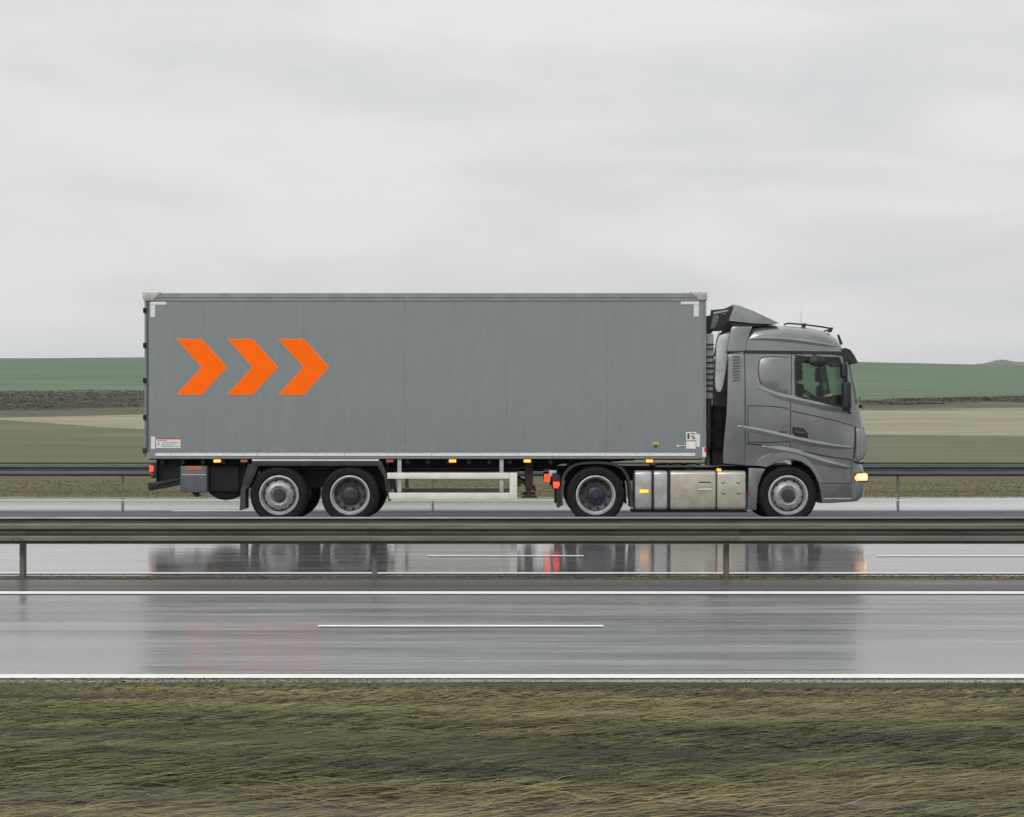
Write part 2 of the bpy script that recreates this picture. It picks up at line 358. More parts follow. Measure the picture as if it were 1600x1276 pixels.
mGreen = ground_mat('green_wheat_field', [(.076, .115, .066), (.09, .132, .078), (.108, .15, .092)], (.008, .03, .1), 1.4, ns2=3, sc2=(.012, .12, 1))
mSoil = ground_mat('verge_soil', [(.04, .036, .032), (.075, .068, .062), (.13, .12, .115)], (.25, 1.8, 1), 1.4, bump=.6, ns2=22, sc2=(.6, 1.6, 1))
mTurf = ground_mat('verge_turf', [(.026, .024, .012), (.06, .058, .025), (.115, .105, .045)], (.22, 1.6, 1), 1.6, bump=.5, ns2=16, sc2=(.3, 2.2, 1))
mPlain = ground_mat('distant_plain', [(.07, .10, .06), (.09, .12, .07), (.12, .13, .08)], (.002, .002, .1), 1.)

E1, E2, E3, E4 = 12.86, 21.36, 22.02, 46.6          # road edges (metres from the camera)
line = lambda x0, d0, x1, d1: (lambda x: float(np.interp(x, [x0, x1], [d0, d1])))
b_green = lambda x: float(np.interp(x, [-6000, -85, -60, 65, 100, 6000], [352, 352, 352, 330, 346, 346]))
b_tan_hi = lambda x: float(np.interp(x, [-6000, -75, -45, 55, 90, 6000], [262, 266, 286, 300, 304, 304]))
b_tan_lo = lambda x: min(b_tan_hi(x), float(np.interp(x, [-6000, -75, -45, 45, 55, 6000], [262, 266, 228, 204, 200, 188])))
cst = lambda c: (lambda x: c)
# near ground, built bumpy because it is close
def near_sheet(name, material, d0, d1, x0, x1, nx, ny, amp, edge0=0, edge1=0, base=.0):
    xs = np.linspace(x0, x1, nx + 1); ds = np.linspace(d0, d1, ny + 1); vs = []
    for j, d in enumerate(ds):
        for x in xs:
            z = base + amp * (.5 * math.sin(x * 1.3 + d * 2.1) + .35 * math.sin(x * 3.1 - d * 4.3 + 1) + .3 * math.sin(x * 7.7 + d * 9.1)) + amp * 1.1
            ed = min((d - d0) / .25 if edge0 else 1, (d1 - d) / .25 if edge1 else 1, 1)
            vs.append((x, d, z * max(ed, 0) - (.03 if ed <= 0 else 0)))
    n = nx + 1
    fs = [(j * n + i, j * n + i + 1, (j + 1) * n + i + 1, (j + 1) * n + i) for j in range(ny) for i in range(nx)]
    me = bpy.data.meshes.new(name); me.from_pydata(vs, [], fs); me.materials.append(material); me.polygons.foreach_set('use_smooth', [True] * len(me.polygons))
    o = bpy.data.objects.new(name, me); COL.objects.link(o); o['kind'] = 'structure'; return o
g = bandmesh('ground', mPlain, cst(-400), cst(0), 6)
near_sheet('verge', mTurf, 9.0, E1, -400, 400, 500, 30, .02, 0, 1)
near_sheet('bare_soil', mSoil, 0.0, 9.0, -400, 400, 500, 40, .02, 0, 0)
near_sheet('median_strip', mSoil, E2, E3, -400, 400, 400, 8, .006, 1, 1)
near_sheet('far_verge', mVergeFar, E4, 62, -400, 400, 400, 20, .02, 1, 0, base=.0)
bandmesh('grassland', mVergeFar, cst(60.5), cst(90), 4)
bandmesh('crop_field', mOlive, cst(90), b_tan_lo, 14)
bandmesh('stubble_field', mTan, b_tan_lo, b_tan_hi, 10)
bandmesh('bank', mScrub, b_tan_hi, b_green, 8)
bandmesh('wheat_field', mGreen, b_green, cst(900), 40)
bandmesh('plain', mPlain, cst(900), cst(8500), 16)

# distant hills, one ridge sheet with depth
def hills():
    nx, ny = 420, 14; vs = []
    for j in range(ny + 1):
        for i in range(nx + 1):
            x = -600 + 4200 * i / nx; d = 3500 + 400 * j / ny
            u = x / 3200 * FPX / 1.0 + 800                                  # rough bearing
            ridge = math.sin(math.pi * min(1, j / ny)) ** .8
            h = float(np.interp(x, [600, 790, 860, 910, 1100, 3600], [60, 101, 117, 122, 126, 118])) + 1.5 * math.sin(x * .031 + 1) + 8 * math.exp(-((x - 950) / 26) ** 2)
            vs.append((x, d, -20 + ridge * (max(h, 12) + 20)))
    n = nx + 1; fs = [(j * n + i, j * n + i + 1, (j + 1) * n + i + 1, (j + 1) * n + i) for j in range(ny) for i in range(nx)]
    me = bpy.data.meshes.new('hills'); me.from_pydata(vs, [], fs); me.materials.append(ground_mat('distant_woodland', [(.03, .045, .04), (.05, .06, .05), (.09, .10, .08)], (.01, .01, .01), 1.)); me.polygons.foreach_set('use_smooth', [True] * len(me.polygons))
    o = bpy.data.objects.new('hills', me); COL.objects.link(o); o['kind'] = 'structure'
hills()

# roads
def sheet(name, material, x0, x1, d0, d1, z, kind=True, nx=1):
    m = MB()
    for i in range(nx):
        a = x0 + (x1 - x0) * i / nx; b = x0 + (x1 - x0) * (i + 1) / nx
        m.add([(a, d0, z), (b, d0, z), (b, d1, z), (a, d1, z)], [(0, 1, 2, 3)])
    o = m.build(name, material, None, smooth=False)
    if o.data.polygons[0].normal.z < 0: o.data.flip_normals()
    if kind: o['kind'] = 'structure'
    return o
def road_body(name, material, d0, d1):
    m = MB(); m.box(-600, 600, d0, d1, -.25, 0.0); o = m.build(name, material, None, smooth=False); o['kind'] = 'structure'; return o
road_body('road', 'road_near', E1 - .02, E2 + .03)
XF = 0.
m = MB(); m.add([(x, d, z) for x in (-600, 600) for d, z in ((E3 - .03, -.25), (E3 - .03, 0), (37, 0), (E4 + .05, XF * (E4 + .05 - 37)), (E4 + .05, -.25))],
                [(0, 1, 2, 3, 4), (9, 8, 7, 6, 5), (0, 5, 6, 1), (1, 6, 7, 2), (2, 7, 8, 3), (3, 8, 9, 4), (4, 9, 5, 0)])
o = m.build('road', 'road_far', None, smooth=False); o['kind'] = 'structure'
M['outer_road_sheen'] = wet_road('wet_asphalt_painted_sheen', (.24, .245, .25), (.30, .305, .31), .02, .06, bumpy=False)  # sky glare on the wet outer road, put into a paler base colour
sheet('outer_road_sheen', 'outer_road_sheen', -600, 600, 36.15, E4 + .04, .003)
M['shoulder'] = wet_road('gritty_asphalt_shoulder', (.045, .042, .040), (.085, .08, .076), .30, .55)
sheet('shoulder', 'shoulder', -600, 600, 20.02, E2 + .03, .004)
def dd(y): return CAM_H * FPX / (y - HOR)
def marking(y, wid, x0=-600, x1=600, px0=None, px1=None, d=None):
    d = d or dd(y)
    if px0 is not None: x0 = (px0 - 800) * d / FPX; x1 = (px1 - 800) * d / FPX
    o = sheet('road_marking', 'line', x0, x1, d - wid / 2, d + wid / 2, .008, True); return o
marking(1057, .20); marking(926, .30); marking(895, .22); marking(801, .22, x0=-6.9, x1=-4.6, d=38.7); marking(781, .36)
for k in range(-4, 5):
    marking(978, .13, px0=497 + k * 2160, px1=943 + k * 2160)
    marking(868, .15, px0=668 + k * 1404, px1=912 + k * 1404)
marking(868, .15, px0=1370, px1=1612)

# ------------------------------------------------------------------ crash barriers
def wbeam(x0, x1, y, ztop, h, face=-1, t=.003):
    """W-shaped steel beam; face -1: corrugation towards the camera"""
    pr = [(0, .012), (.02, -.004), (.07, -.008), (.10, .02), (.14, .078), (.17, .084), (.33, .084), (.36, .078), (.43, .008), (.46, .0), (.55, .0), (.58, .008), (.65, .078), (.68, .084), (.84, .084), (.87, .078), (.92, .01), (.95, -.004), (1, .0)]
    pts = [(y + face * dy, ztop - h * k) for k, dy in pr]
    m = MB(); n = len(pts)
    vs = [(x, py, pz) for x in (x0, x1) for py, pz in pts] + [(x, py - face * t, pz) for x in (x0, x1) for py, pz in pts]
    fs = [(i, i + 1, n + i + 1, n + i) for i in range(n - 1)] + [(2 * n + i, 3 * n + i, 3 * n + i + 1, 2 * n + i + 1) for i in range(n - 1)]
    fs += [(0, n, 3 * n, 2 * n), (n - 1, 3 * n - 1, 4 * n - 1, 2 * n - 1)] + [(i, 2 * n + i, 2 * n + i + 1, i + 1) for i in range(n - 1)] + [(n + i, n + i + 1, 3 * n + i + 1, 3 * n + i) for i in range(n - 1)]
    m.add(vs, fs); return m
def barrier(label, y_front, y_back, zt, h, material, x_phase, xr, pitch=4.0):
    root = thing('crash_barrier', label, 'guardrail', (0, (y_front + (y_back or y_front + .15)) / 2, 0))
    rows = [(y_front, -1)] + ([(y_back, 1)] if y_back else [])
    k0 = math.floor((-xr - x_phase) / pitch); k1 = math.ceil((xr - x_phase) / pitch)
    for y, fc in rows:
        proto = wbeam(0, pitch + .16, y, zt + (.012 if fc == 1 else 0), h, fc).build('rail_beam', material, root, angle=25)
        cap = MB()
        for zz in (.25, .75):
            for bx in (.04, .12): cap.lathe([(0, -.018 * 1), (.016, -.014), (.017, 0)], bx, y + fc * .078 * (1 if fc == -1 else 1), zt - h * zz, 8)
        bolts = cap.build('bolts', 'post', proto); bolts['kind'] = 'stuff'
        for k in range(k0, k1):
            if k == k0: o = proto
            else:
                o = proto.copy(); COL.objects.link(o); b = bolts.copy(); COL.objects.link(b); b.parent = o
            o.location = (x_phase + k * pitch, (.0028 if k % 2 else 0) * fc, 0)
    ym = root.location.y; pm = MB()
    hw = .05
    pm.box(-.004, .004, ym - hw, ym + hw, -.3, zt - .03); pm.box(-.05, .0, ym - hw, ym - hw + .006, -.3, zt - .03); pm.box(-.05, .0, ym + hw - .006, ym + hw, -.3, zt - .03)
    pp = pm.build('post', 'post', root)
    sm = MB()
    if y_back: sm.box(-.06, .06, y_front + .012, y_back - .012, zt - h * .60, zt - h * .38)
    else: sm.box(-.06, .06, y_front + .012, ym + hw, zt - h * .60, zt - h * .38)
    sp = sm.build('spacer_bracket', 'post', root)
    for k in range(k0, k1 + 1):
        if k > k0: pp = pp.copy(); COL.objects.link(pp); sp = sp.copy(); COL.objects.link(sp)
        pp.location = (x_phase + k * pitch + .08, 0, 0); sp.location = (x_phase + k * pitch + .08, 0, 0)
    return root
barrier('olive weathered double-sided steel crash barrier on the median in front of the truck', 21.33, 21.95, .672, .262, 'galv', -5.62, 34)
barrier('dark grey single steel crash barrier on the grass verge behind the truck', 49.0, None, .79, .35, 'galv_far', -6.1, 60)

# ------------------------------------------------------------------ grass
def grass_mat(name, stops, green=False):
    m = bpy.data.materials.new(name); m.use_nodes = True; t = m.node_tree; p = t.nodes['Principled BSDF']; L = t.links.new
    a = t.nodes.new('ShaderNodeAttribute'); a.attribute_name = 'tint'; r = t.nodes.new('ShaderNodeValToRGB')
    e = r.color_ramp.elements
    e[0].position = 0; e[0].color = (*stops[0], 1); e[1].position = 1; e[1].color = (*stops[-1], 1)
    for i, s_ in enumerate(stops[1:-1]): k = e.new((i + 1) / (len(stops) - 1)); k.color = (*s_, 1)
    L(a.outputs['Fac'], r.inputs[0])
    if green:
        a2 = t.nodes.new('ShaderNodeAttribute'); a2.attribute_name = 'green'; mg = t.nodes.new('ShaderNodeMix'); mg.data_type = 'RGBA'; mg.blend_type = 'MULTIPLY'
        L(a2.outputs['Fac'], mg.inputs['Factor']); L(r.outputs[0], mg.inputs['A']); mg.inputs['B'].default_value = (.70, .92, .60, 1); L(mg.outputs['Result'], p.inputs['Base Color'])
    else: L(r.outputs[0], p.inputs['Base Color']); p.inputs['Roughness'].default_value = .75; p.inputs['Specular IOR Level'].default_value = .12
    return m
def vnoise(x, y, seed):
    r = np.random.default_rng(seed); acc = np.zeros_like(x)
    for i in range(6):
        a = r.uniform(0, 6.28); k = r.uniform(.5, 1.8) * (1.45 ** i) * .8; ph = r.uniform(0, 6.28)
        acc += np.sin(x * k * math.cos(a) * .75 + y * k * (1.2 + abs(math.sin(a))) + ph) / (1.18 ** i)
    return acc / 3.2
def grass(name, label, material, n, x0, x1, d0, d1, zf, length, lean, width, spread, patch_seed, keep=None, tintbias=0., taper=lambda y: 1., fade=lambda y: 1.):
    x = rng.uniform(x0, x1, n); y = rng.uniform(d0, d1, n)
    pn = 1.1 * vnoise(x * 1.1, y * 1.7, patch_seed) + .5 * vnoise(x * .8, y * 6, patch_seed + 4); pn2 = vnoise(x * .9, y * 1.6, patch_seed + 1); pn3 = vnoise(x * 1.0, y * 1.3, patch_seed + 9)
    k = rng.uniform(0, 1, n) < np.clip((keep if keep else .85) + .55 * pn2, .08, 1) * fade(y)
    x, y, pn, pn3 = x[k], y[k], pn[k], pn3[k]; n = len(x)
    L = rng.uniform(*length, n) * (1 + .25 * pn); th = rng.normal(0, spread, n) + np.where(rng.uniform(0, 1, n) < .75, 0, math.pi)
    el = rng.uniform(*lean, n); wd = rng.uniform(*width, n)
    dx, dy = np.cos(th), np.sin(th); z0 = zf(x, y)
    L = L * taper(y) * np.clip(1 + .5 * pn2[k], .4, 1.8); V = np.zeros((n, 5, 3)); px_, py_ = -dy, dx
    for j, (t, wf, drop) in enumerate(((0, 1, 0), (.5, .85, .0), (1., 0, -.35))):
        cx = x + dx * L * t * np.cos(el); cy = y + dy * L * t * np.cos(el); cz = z0 + L * np.sin(el) * (t + drop * t * t) + .002
        if j < 2:
            tw = rng.uniform(-.5, .8, n)
            V[:, 2 * j] = np.stack([cx - px_ * wd * wf / 2, cy - py_ * wd * wf / 2, cz - wd * tw * .5], 1)
            V[:, 2 * j + 1] = np.stack([cx + px_ * wd * wf / 2, cy + py_ * wd * wf / 2, cz + wd * tw * .5], 1)
        else: V[:, 4] = np.stack([cx, cy, cz], 1)
    F = np.array([[0, 1, 3], [0, 3, 2], [2, 3, 4]])
    idx = (np.arange(n)[:, None, None] * 5 + F[None]).reshape(-1)
    me = bpy.data.meshes.new(name); me.vertices.add(n * 5); me.vertices.foreach_set('co', V.reshape(-1)); nf = n * 3
    me.loops.add(nf * 3); me.loops.foreach_set('vertex_index', idx.astype(np.int32)); me.polygons.add(nf)
    me.polygons.foreach_set('loop_start', np.arange(0, nf * 3, 3, dtype=np.int32)); me.polygons.foreach_set('loop_total', np.full(nf, 3, np.int32))
    me.update(calc_edges=True)
    at = me.attributes.new('tint', 'FLOAT', 'POINT')
    tint = np.clip(.49 + tintbias + .55 * pn + rng.normal(0, .13, n), 0, 1); at.data.foreach_set('value', np.repeat(tint, 5))
    hu = me.attributes.new('green', 'FLOAT', 'POINT'); hu.data.foreach_set('value', np.repeat(np.clip(.35 + .55 * pn3 + rng.normal(0, .2, n), 0, 1), 5))
    me.materials.append(material); o = bpy.data.objects.new(name, me); COL.objects.link(o); o['kind'] = 'stuff'; o['label'] = label; o['category'] = 'grass'; return o
gm = grass_mat('wind_combed_grass', [(.020, .015, .008), (.048, .036, .015), (.078, .070, .024), (.13, .112, .036), (.175, .138, .05), (.23, .175, .08)], True)
grass('grass', 'rough olive and straw grass flattened along the near roadside verge', gm, 460000, -8.5, 8.5, 6.6, E1 + .02, lambda x, y: .02 + 0 * x, (.08, .36), (.02, .32), (.003, .0065), .15, 3, keep=.62, fade=lambda y: np.clip((y - 8.1) / 1.4, .25, 1), taper=lambda y: np.clip((E1 + .1 - y) / 2.6, .10, 1))
grass('grass', 'thin mossy grass fringe growing under the median crash barrier', gm, 26000, -16, 16, E2 - .02, E3 - .17, lambda x, y: .008 + 0 * x, (.02, .07), (.05, .4), (.004, .009), .4, 8, keep=.6)
grass('grass', 'olive brown grass on the verge around the barrier behind the truck', gm, 170000, -24, 24, E4, 60, lambda x, y: .02 + 0 * x, (.03, .10), (.1, .5), (.006, .013), .2, 12, keep=.9, tintbias=.18)

# brambles and bare shrubs on the bank: nobody could count them
def scrub():
    n = 260000; x = rng.uniform(-150, 150, n); t = rng.uniform(.34, 1, n)
    lo = np.array([b_tan_hi(a) for a in x]); hi = np.array([b_green(a) for a in x]); d = lo + 4 + (hi - lo - 2) * t
    clump = vnoise(x * .22, d * .12, 21); left = np.clip((-x + 10) / 40, 0, 1)
    k = clump + .35 * left + rng.normal(0, .2, n) > .05
    x, d, clump, left = x[k], d[k], clump[k], left[k]; n = len(x)
    H = (.15 + .35 * np.clip(clump, 0, 1) + .45 * left) * rng.uniform(.1, 1, n); z = tz(x, d) + H
    V = np.zeros((n, 3, 3))
    for j in range(3):
        V[:, j] = np.stack([x + rng.normal(0, .26, n), d + rng.normal(0, .15, n), z + rng.normal(0, .035, n)], 1)
    me = bpy.data.meshes.new('scrub'); me.from_pydata(V.reshape(-1, 3).tolist(), [], [(3 * i, 3 * i + 1, 3 * i + 2) for i in range(n)])
    at = me.attributes.new('tint', 'FLOAT', 'POINT'); at.data.foreach_set('value', np.repeat(np.clip(.5 + .38 * vnoise(x * .12, d * .25, 5) + rng.normal(0, .06, n), 0, 1), 3))
    me.materials.append(grass_mat('bare_brambles', [(.085, .08, .062), (.10, .09, .074), (.12, .104, .086), (.15, .135, .10), (.12, .128, .08)]))
    o = bpy.data.objects.new('scrub', me); COL.objects.link(o); o['kind'] = 'stuff'; o['label'] = 'brown leafless scrub and brambles along the bank between two fields'; o['category'] = 'bushes'
scrub()

# ================================================================== wheels (shared by truck and trailer)
TR = 45.3 / S                                              # tyre radius
def wheel(root, cx, side, style, hubm='hub_dark', width=.30, cz=None):
    """side -1 near the camera, +1 far side. The wheel mesh is the rim; tyre, hub and nuts are its children"""
    s = -side                                              # +1: outer face towards -y
    yo = D + .04 if side < 0 else D + 2.46
    cz = TR if cz is None else cz
    f = lambda pr: [(r, s * y) for r, y in pr]             # profile y measured inwards from the outer face
    rr = 30.6 / S
    rim = MB()
    rim.lathe(f([(rr, .012), (rr + .004, .0), (rr - .018, -.004), (rr - .03, .012), (rr - .038, .05), (rr - .05, .06), (rr - .052, .13), (rr - .052, width - .02), (rr, width)]), cx, yo, cz, 56)
    o = rim.build('wheel', 'rim_ring', root)
    if style == 'front':
        disc = [(rr - .052, .15), (.272, .13), (.262, .06), (.252, .035), (.215, .005), (.17, -.012), (.14, .0), (.125, .012), (.0, .012)]; dm = 'rim_light'
        hub = [(.118, .014), (.112, -.045), (.098, -.06), (.0, -.064)]
        ny, nr = -.016, .168
    else:
        disc = [(rr - .052, .10), (.255, .135), (.21, .15), (.12, .15), (.0, .15)]; dm = 'rim_dark'
        hub = [(.155, .15), (.15, .08), (.12, .055), (.085, .05), (.07, .03), (.0, .022)]
        ny, nr = .135, .168 if style == 'deep' else .185
    d = MB(); d.lathe(f(disc), cx, yo, cz, 56)
    d.build('wheel_disc', dm, o)
    MB().lathe(f(hub), cx, yo, cz, 32).build('hub', hubm, o)
    nuts = MB(); holes = MB()
    for k in range(10):
        a = 2 * math.pi * k / 10 + .2
        nuts.lathe(f([(.0, ny - .022), (.013, ny - .02), (.015, ny + .03)]), cx + nr * math.cos(a), yo, cz + nr * math.sin(a), 6)
        a += math.pi / 10; hr = .245
        yh = .035 if style == 'front' else .122
        holes.lathe(f([(.0, yh - .006), (.021, yh - .008), (.025, yh - .002), (.022, yh + .03)]), cx + hr * math.cos(a), yo, cz + hr * math.sin(a), 10)
    nuts.build('wheel_nuts', 'rim_ring' if style == 'front' else 'hub_dark', o)['kind'] = 'stuff'; holes.build('vent_holes', 'black', o)['kind'] = 'stuff'
    ty = MB(); n = 72
    T = [(rr - .006, .012), (rr + .01, -.006), (rr + .04, -.022), (TR - .10, -.026), (TR - .05, -.018), (TR - .018, .004), (TR - .004, .025)]
    g = []
    for gy in (.07, .12, width - .12, width - .07): g += [(TR, gy - .009), (TR - .014, gy - .006), (TR - .014, gy + .006), (TR, gy + .009)]
    T2 = [(r, width - y) for r, y in reversed(T)]
    ty.lathe(f(T + g + T2), cx, yo, cz, n)
    ty.build('tyre', 'rubber', o, angle=30)
    rings = MB()                                           # raised bands on the sidewall
    for r0 in (rr + .03, TR - .075): rings.lathe(f([(r0, -.022), (r0 + .003, -.031), (r0 + .010, -.031), (r0 + .013, -.022)]), cx, yo, cz, n)
    rings.build('sidewall_band', 'rubber', o, split=True)
    if style != 'front' and style != 'deep':               # inner twin tyre of the drive axle
        i2 = MB(); i2.lathe([(r, s * (y + width + .04)) for r, y in T + T2], cx, yo, cz, n); i2.build('inner_tyre', 'rubber', o)
    return o
def lamp(root, px, py, wpx, hpx, material, y=D - .012, depth=.04, name='marker_lamp'):
    x0, z0 = P(px - wpx / 2, py + hpx / 2); x1, z1 = P(px + wpx / 2, py - hpx / 2)
    b = MB().box(x0 - .012, x1 + .012, y + .004, y + .05, z0 - .008, z1 + .008).build(name, 'plastic', root)
    MB().box(x0, x1, y - depth + .012, y + .005, z0, z1, bev=.008).build('lens', material, b); return b
def plate(root, name, px0, py0, px1, py1, material, y, t=.004):
    x0, z1 = P(px0, py0); x1, z0 = P(px1, py1); return MB().box(x0, x1, y - t, y, z0, z1).build(name, material, root, smooth=False)

# ================================================================== THE TRAILER
tr = thing('semi_trailer', 'long grey box trailer with three orange chevrons and white side guard', 'trailer', (X(600), D + 1.25, 0))
W = 2.5; Y0 = D; Y1 = D + W
bx0, bx1 = X(229), X(1103); bt, bb = Z(458.5), Z(715.5)
MB().box(bx0 + .02, bx1 - .02, Y0 + .02, Y1 - .02, bb + .03, bt - .02, bev=.01).build('cargo_box', 'box', tr)
seams = [232, 318, 475, 634, 792, 948, 1100]
for side in (-1, 1):
    for i in range(6):
        a, b = X(seams[i]) + .001, X(seams[i + 1]) - .001
        yy = Y0 + .001 if side < 0 else Y1 - .001
        MB().box(a, b, yy, yy + .017 * -side * 1, bb + .08, bt - .15, bev=0).build('side_panel', 'box', tr, smooth=False)
for side in (-1, 1):
    yn = Y0 - .008 if side < 0 else Y1 + .008; yi = yn - side * .05
    m = MB(); m.box(bx0 + .02, bx1 - .02, yn, yi, Z(465.5), bt); m.box(bx0 + .02, bx1 - .02, yn - side * .009, yi, Z(470.5), Z(466.3)); m.build('top_rail', 'box_rail', tr, smooth=False)
    m = MB(); m.box(bx0, bx1, yn, yi, bb, Z(712.4)); m.box(bx0, bx1, yn - side * .006, yi, Z(712.4) + .002, Z(705.5)); m.build('bottom_rail', 'box_rail', tr, smooth=False)
    m = MB(); m.box(bx0, X(231.5), yn, yi, Z(705), Z(471)); m.build('corner_post', 'box_edge', tr, smooth=False)
    m = MB(); m.box(X(1100.5), bx1, yn, yi, Z(705), Z(471)); m.build('corner_post', 'box_rail', tr, smooth=False)
MB().box(bx0 + .03, bx1 - .03, Y0 + .05, Y1 - .05, bt - .02, bt + .004).build('roof', 'box_rail', tr, smooth=False)
# aluminium corner castings
for side in (-1, 1):
    ya, yb = (Y0 - .016, Y0 + .10) if side < 0 else (Y1 - .10, Y1 + .016)
    MB().prism(pxs((222.5, 457), (251, 457), (246, 464), (240, 470.5), (226, 470.5), (222.5, 466)), ya, yb, bev=.006).build('corner_casting', 'cast', tr)
    MB().prism(pxs((1079, 457), (1105, 457), (1105, 469), (1091, 469), (1086, 464)), ya, yb, bev=.006).build('corner_casting', 'cast', tr)
# rear doors and hinges
MB().box(bx0 - .045, bx0 + .018, Y0 + .03, Y0 + W / 2 - .006, bb + .05, bt - .08, bev=.01).build('rear_door', 'box', tr)
MB().box(bx0 - .045, bx0 + .018, Y0 + W / 2 + .006, Y1 - .03, bb + .05, bt - .08, bev=.01).build('rear_door', 'box', tr)
for py in (485.5, 540, 595, 651, 703):
    o = MB().box(X(223.5 if py != 703 else 222.5), X(228.5), Y0 - .012, Y0 + .12, Z(py + 4), Z(py - 4), bev=.008)
    o.build('door_hinge', 'rust' if py == 703 else 'black', tr)
for yy in (Y0 + .55, Y0 + 1.0, Y0 + 1.5, Y0 + 1.95): MB().tube([(bx0 - .065, yy, bb + .06), (bx0 - .065, yy, bt - .1)], .014).build('lock_rod', 'chrome', tr)
# reflective corner marks, stripe
yf = Y0 - .0005
def mark(px0, py0, px1, py1, mt, nm='reflective_mark', y=yf, t=.004): return plate(tr, nm, px0, py0, px1, py1, mt, y, t)
mark(235, 472, 260, 476.5, 'tape'); mark(235, 477, 242.3, 496, 'tape')
mark(1064, 471.4, 1092, 476, 'tape'); mark(1084, 476.5, 1092, 495, 'tape')
mark(236, 681, 242.5, 700, 'tape'); mark(1088, 677, 1093.5, 697, 'tape')
for a, b in [(243, 266), (266.6, 402), (402.6, 538), (538.6, 674), (674.6, 810), (810.6, 946), (946.6, 1086)]:
    mark(a, 706.6, b, 711.4, 'tape', 'reflective_stripe', y=Y0 - .0145)
# stickers
l = mark(244, 684, 282, 699, 'white', 'label_sticker')
for (a, b, c, d_, mt) in [(244, 683.6, 282, 685.4, 'redprint'), (246, 687, 261, 687.9, 'blue'), (246, 690, 249, 691.3, 'blue'), (252, 690.2, 279, 690.8, 'blackprint'), (246, 693, 249, 694.3, 'blue'), (252, 693.2, 276, 693.8, 'blackprint'), (252, 696, 279, 696.6, 'blackprint')]:
    plate(l, 'print', a, b, c, d_, mt, yf - .0045, .002)
l = mark(1072, 674, 1088, 687, 'white', 'label_sticker')
for (a, b, c, d_, mt) in [(1074, 676, 1077, 685, 'blackprint'), (1079, 676, 1086, 677.4, 'blackprint'), (1079, 680, 1084, 681.5, 'blackprint'), (1082, 682.5, 1086, 685, 'blackprint')]:
    plate(l, 'print', a, b, c, d_, mt, yf - .0045, .002)
mark(1072, 688.6, 1087, 700, 'cream', 'label_sticker')
l = mark(1057, 692, 1070, 697, 'white', 'flag_sticker')
plate(l, 'print', 1057.5, 692.2, 1069.5, 694, 'blue', yf - .0045, .002); plate(l, 'print', 1061, 695.6, 1069, 696.8, 'redprint', yf - .0045, .002)
l = mark(1019.5, 690, 1029.5, 693.6, 'yellowprint', 'warning_sticker'); plate(tr, 'warning_sticker', 1022, 694.3, 1027, 698, 'blackprint', yf, .004)
l = mark(1097, 697.5, 1103, 713, 'tape', 'front_reflector', y=Y0 - .0175); plate(l, 'print', 1100, 698, 1103, 705, 'redprint', Y0 - .022, .002)
# chevrons
for k in range(3):
    a = k * 79.6
    def chev(g): return pxs((276 + a - g, 530.6 - .6 * g), (315 + a + .6 * g, 530.6 - .6 * g), (354 + a + 1.3 * g, 574.2), (315 + a + .6 * g, 617.2 + .6 * g), (276 + a - g, 617.2 + .6 * g), (316 + a - 1.2 * g, 574.2))
    c = MB(); bm = bmesh.new(); pts = chev(.3)
    o = MB().prism(pts, Y0 - .0035, Y0 + .002).build('orange_chevron', 'orange', tr, smooth=False)
    pi = chev(-1.15 + .55); po = chev(.9)
    rm = MB(); vs = [(x, Y0 - .0015, z) for x, z in po] + [(x, Y0 - .0015, z) for x, z in pi]
    rm.add(vs, [(i, (i + 1) % 6, 6 + (i + 1) % 6, 6 + i) for i in range(6)]); rm.build('border', 'orange_edge', o, smooth=False)
# frame beneath
def both(fn):
    for s_ in (-1, 1): fn(s_, (lambda y, s_=s_: (D + y) if s_ < 0 else (D + W - y)))
def frame(s_, yy):
    m = MB(); m.prism(pxs((240, 717), (1012, 717), (985, 720), (930, 724.5), (880, 725), (850, 735), (620, 737), (300, 737), (240, 735)), yy(.78), yy(.78) + .012 * -s_)
    for z0, z1 in ((737, 734.6),): m.box(X(300), X(850), yy(.72), yy(.86), Z(z0), Z(z1))
    m.build('chassis_beam', 'black', tr)
both(frame)
MB().box(X(232), X(1098), Y0 + .06, Y1 - .06, Z(717.5), bb + .028).build('floor', 'black', tr)
m = MB()
for px in range(250, 1000, 32): m.box(X(px), X(px + 5), Y0 + .04, Y1 - .04, Z(724 if px < 880 else 719), Z(716))
m.build('cross_member', 'black', tr, split=True)
m = MB()
for px in (412, 460, 500, 524, 572, 596): m.box(X(px), X(px + 9), Y0 + .5, Y1 - .5, Z(768), Z(725))
m.box(X(400), X(600), Y0 + .55, Y1 - .55, Z(762), Z(728)); m.build('suspension_bracket', 'black', tr, split=True)
for px in (435.4, 546.5):
    MB().tube([(X(px), Y0 + .3, TR), (X(px), Y1 - .3, TR)], .075, 14).build('axle', 'black', tr)
    for yy in (Y0 + .62, Y1 - .62): MB().tube([(X(px + 22), yy, Z(765)), (X(px + 22), yy, Z(735))], .14, 16).build('air_spring', 'black', tr)
wheel(tr, X(435.4), -1, 'front'); wheel(tr, X(546.5), -1, 'deep'); wheel(tr, X(435.4), 1, 'front'); wheel(tr, X(546.5), 1, 'deep')
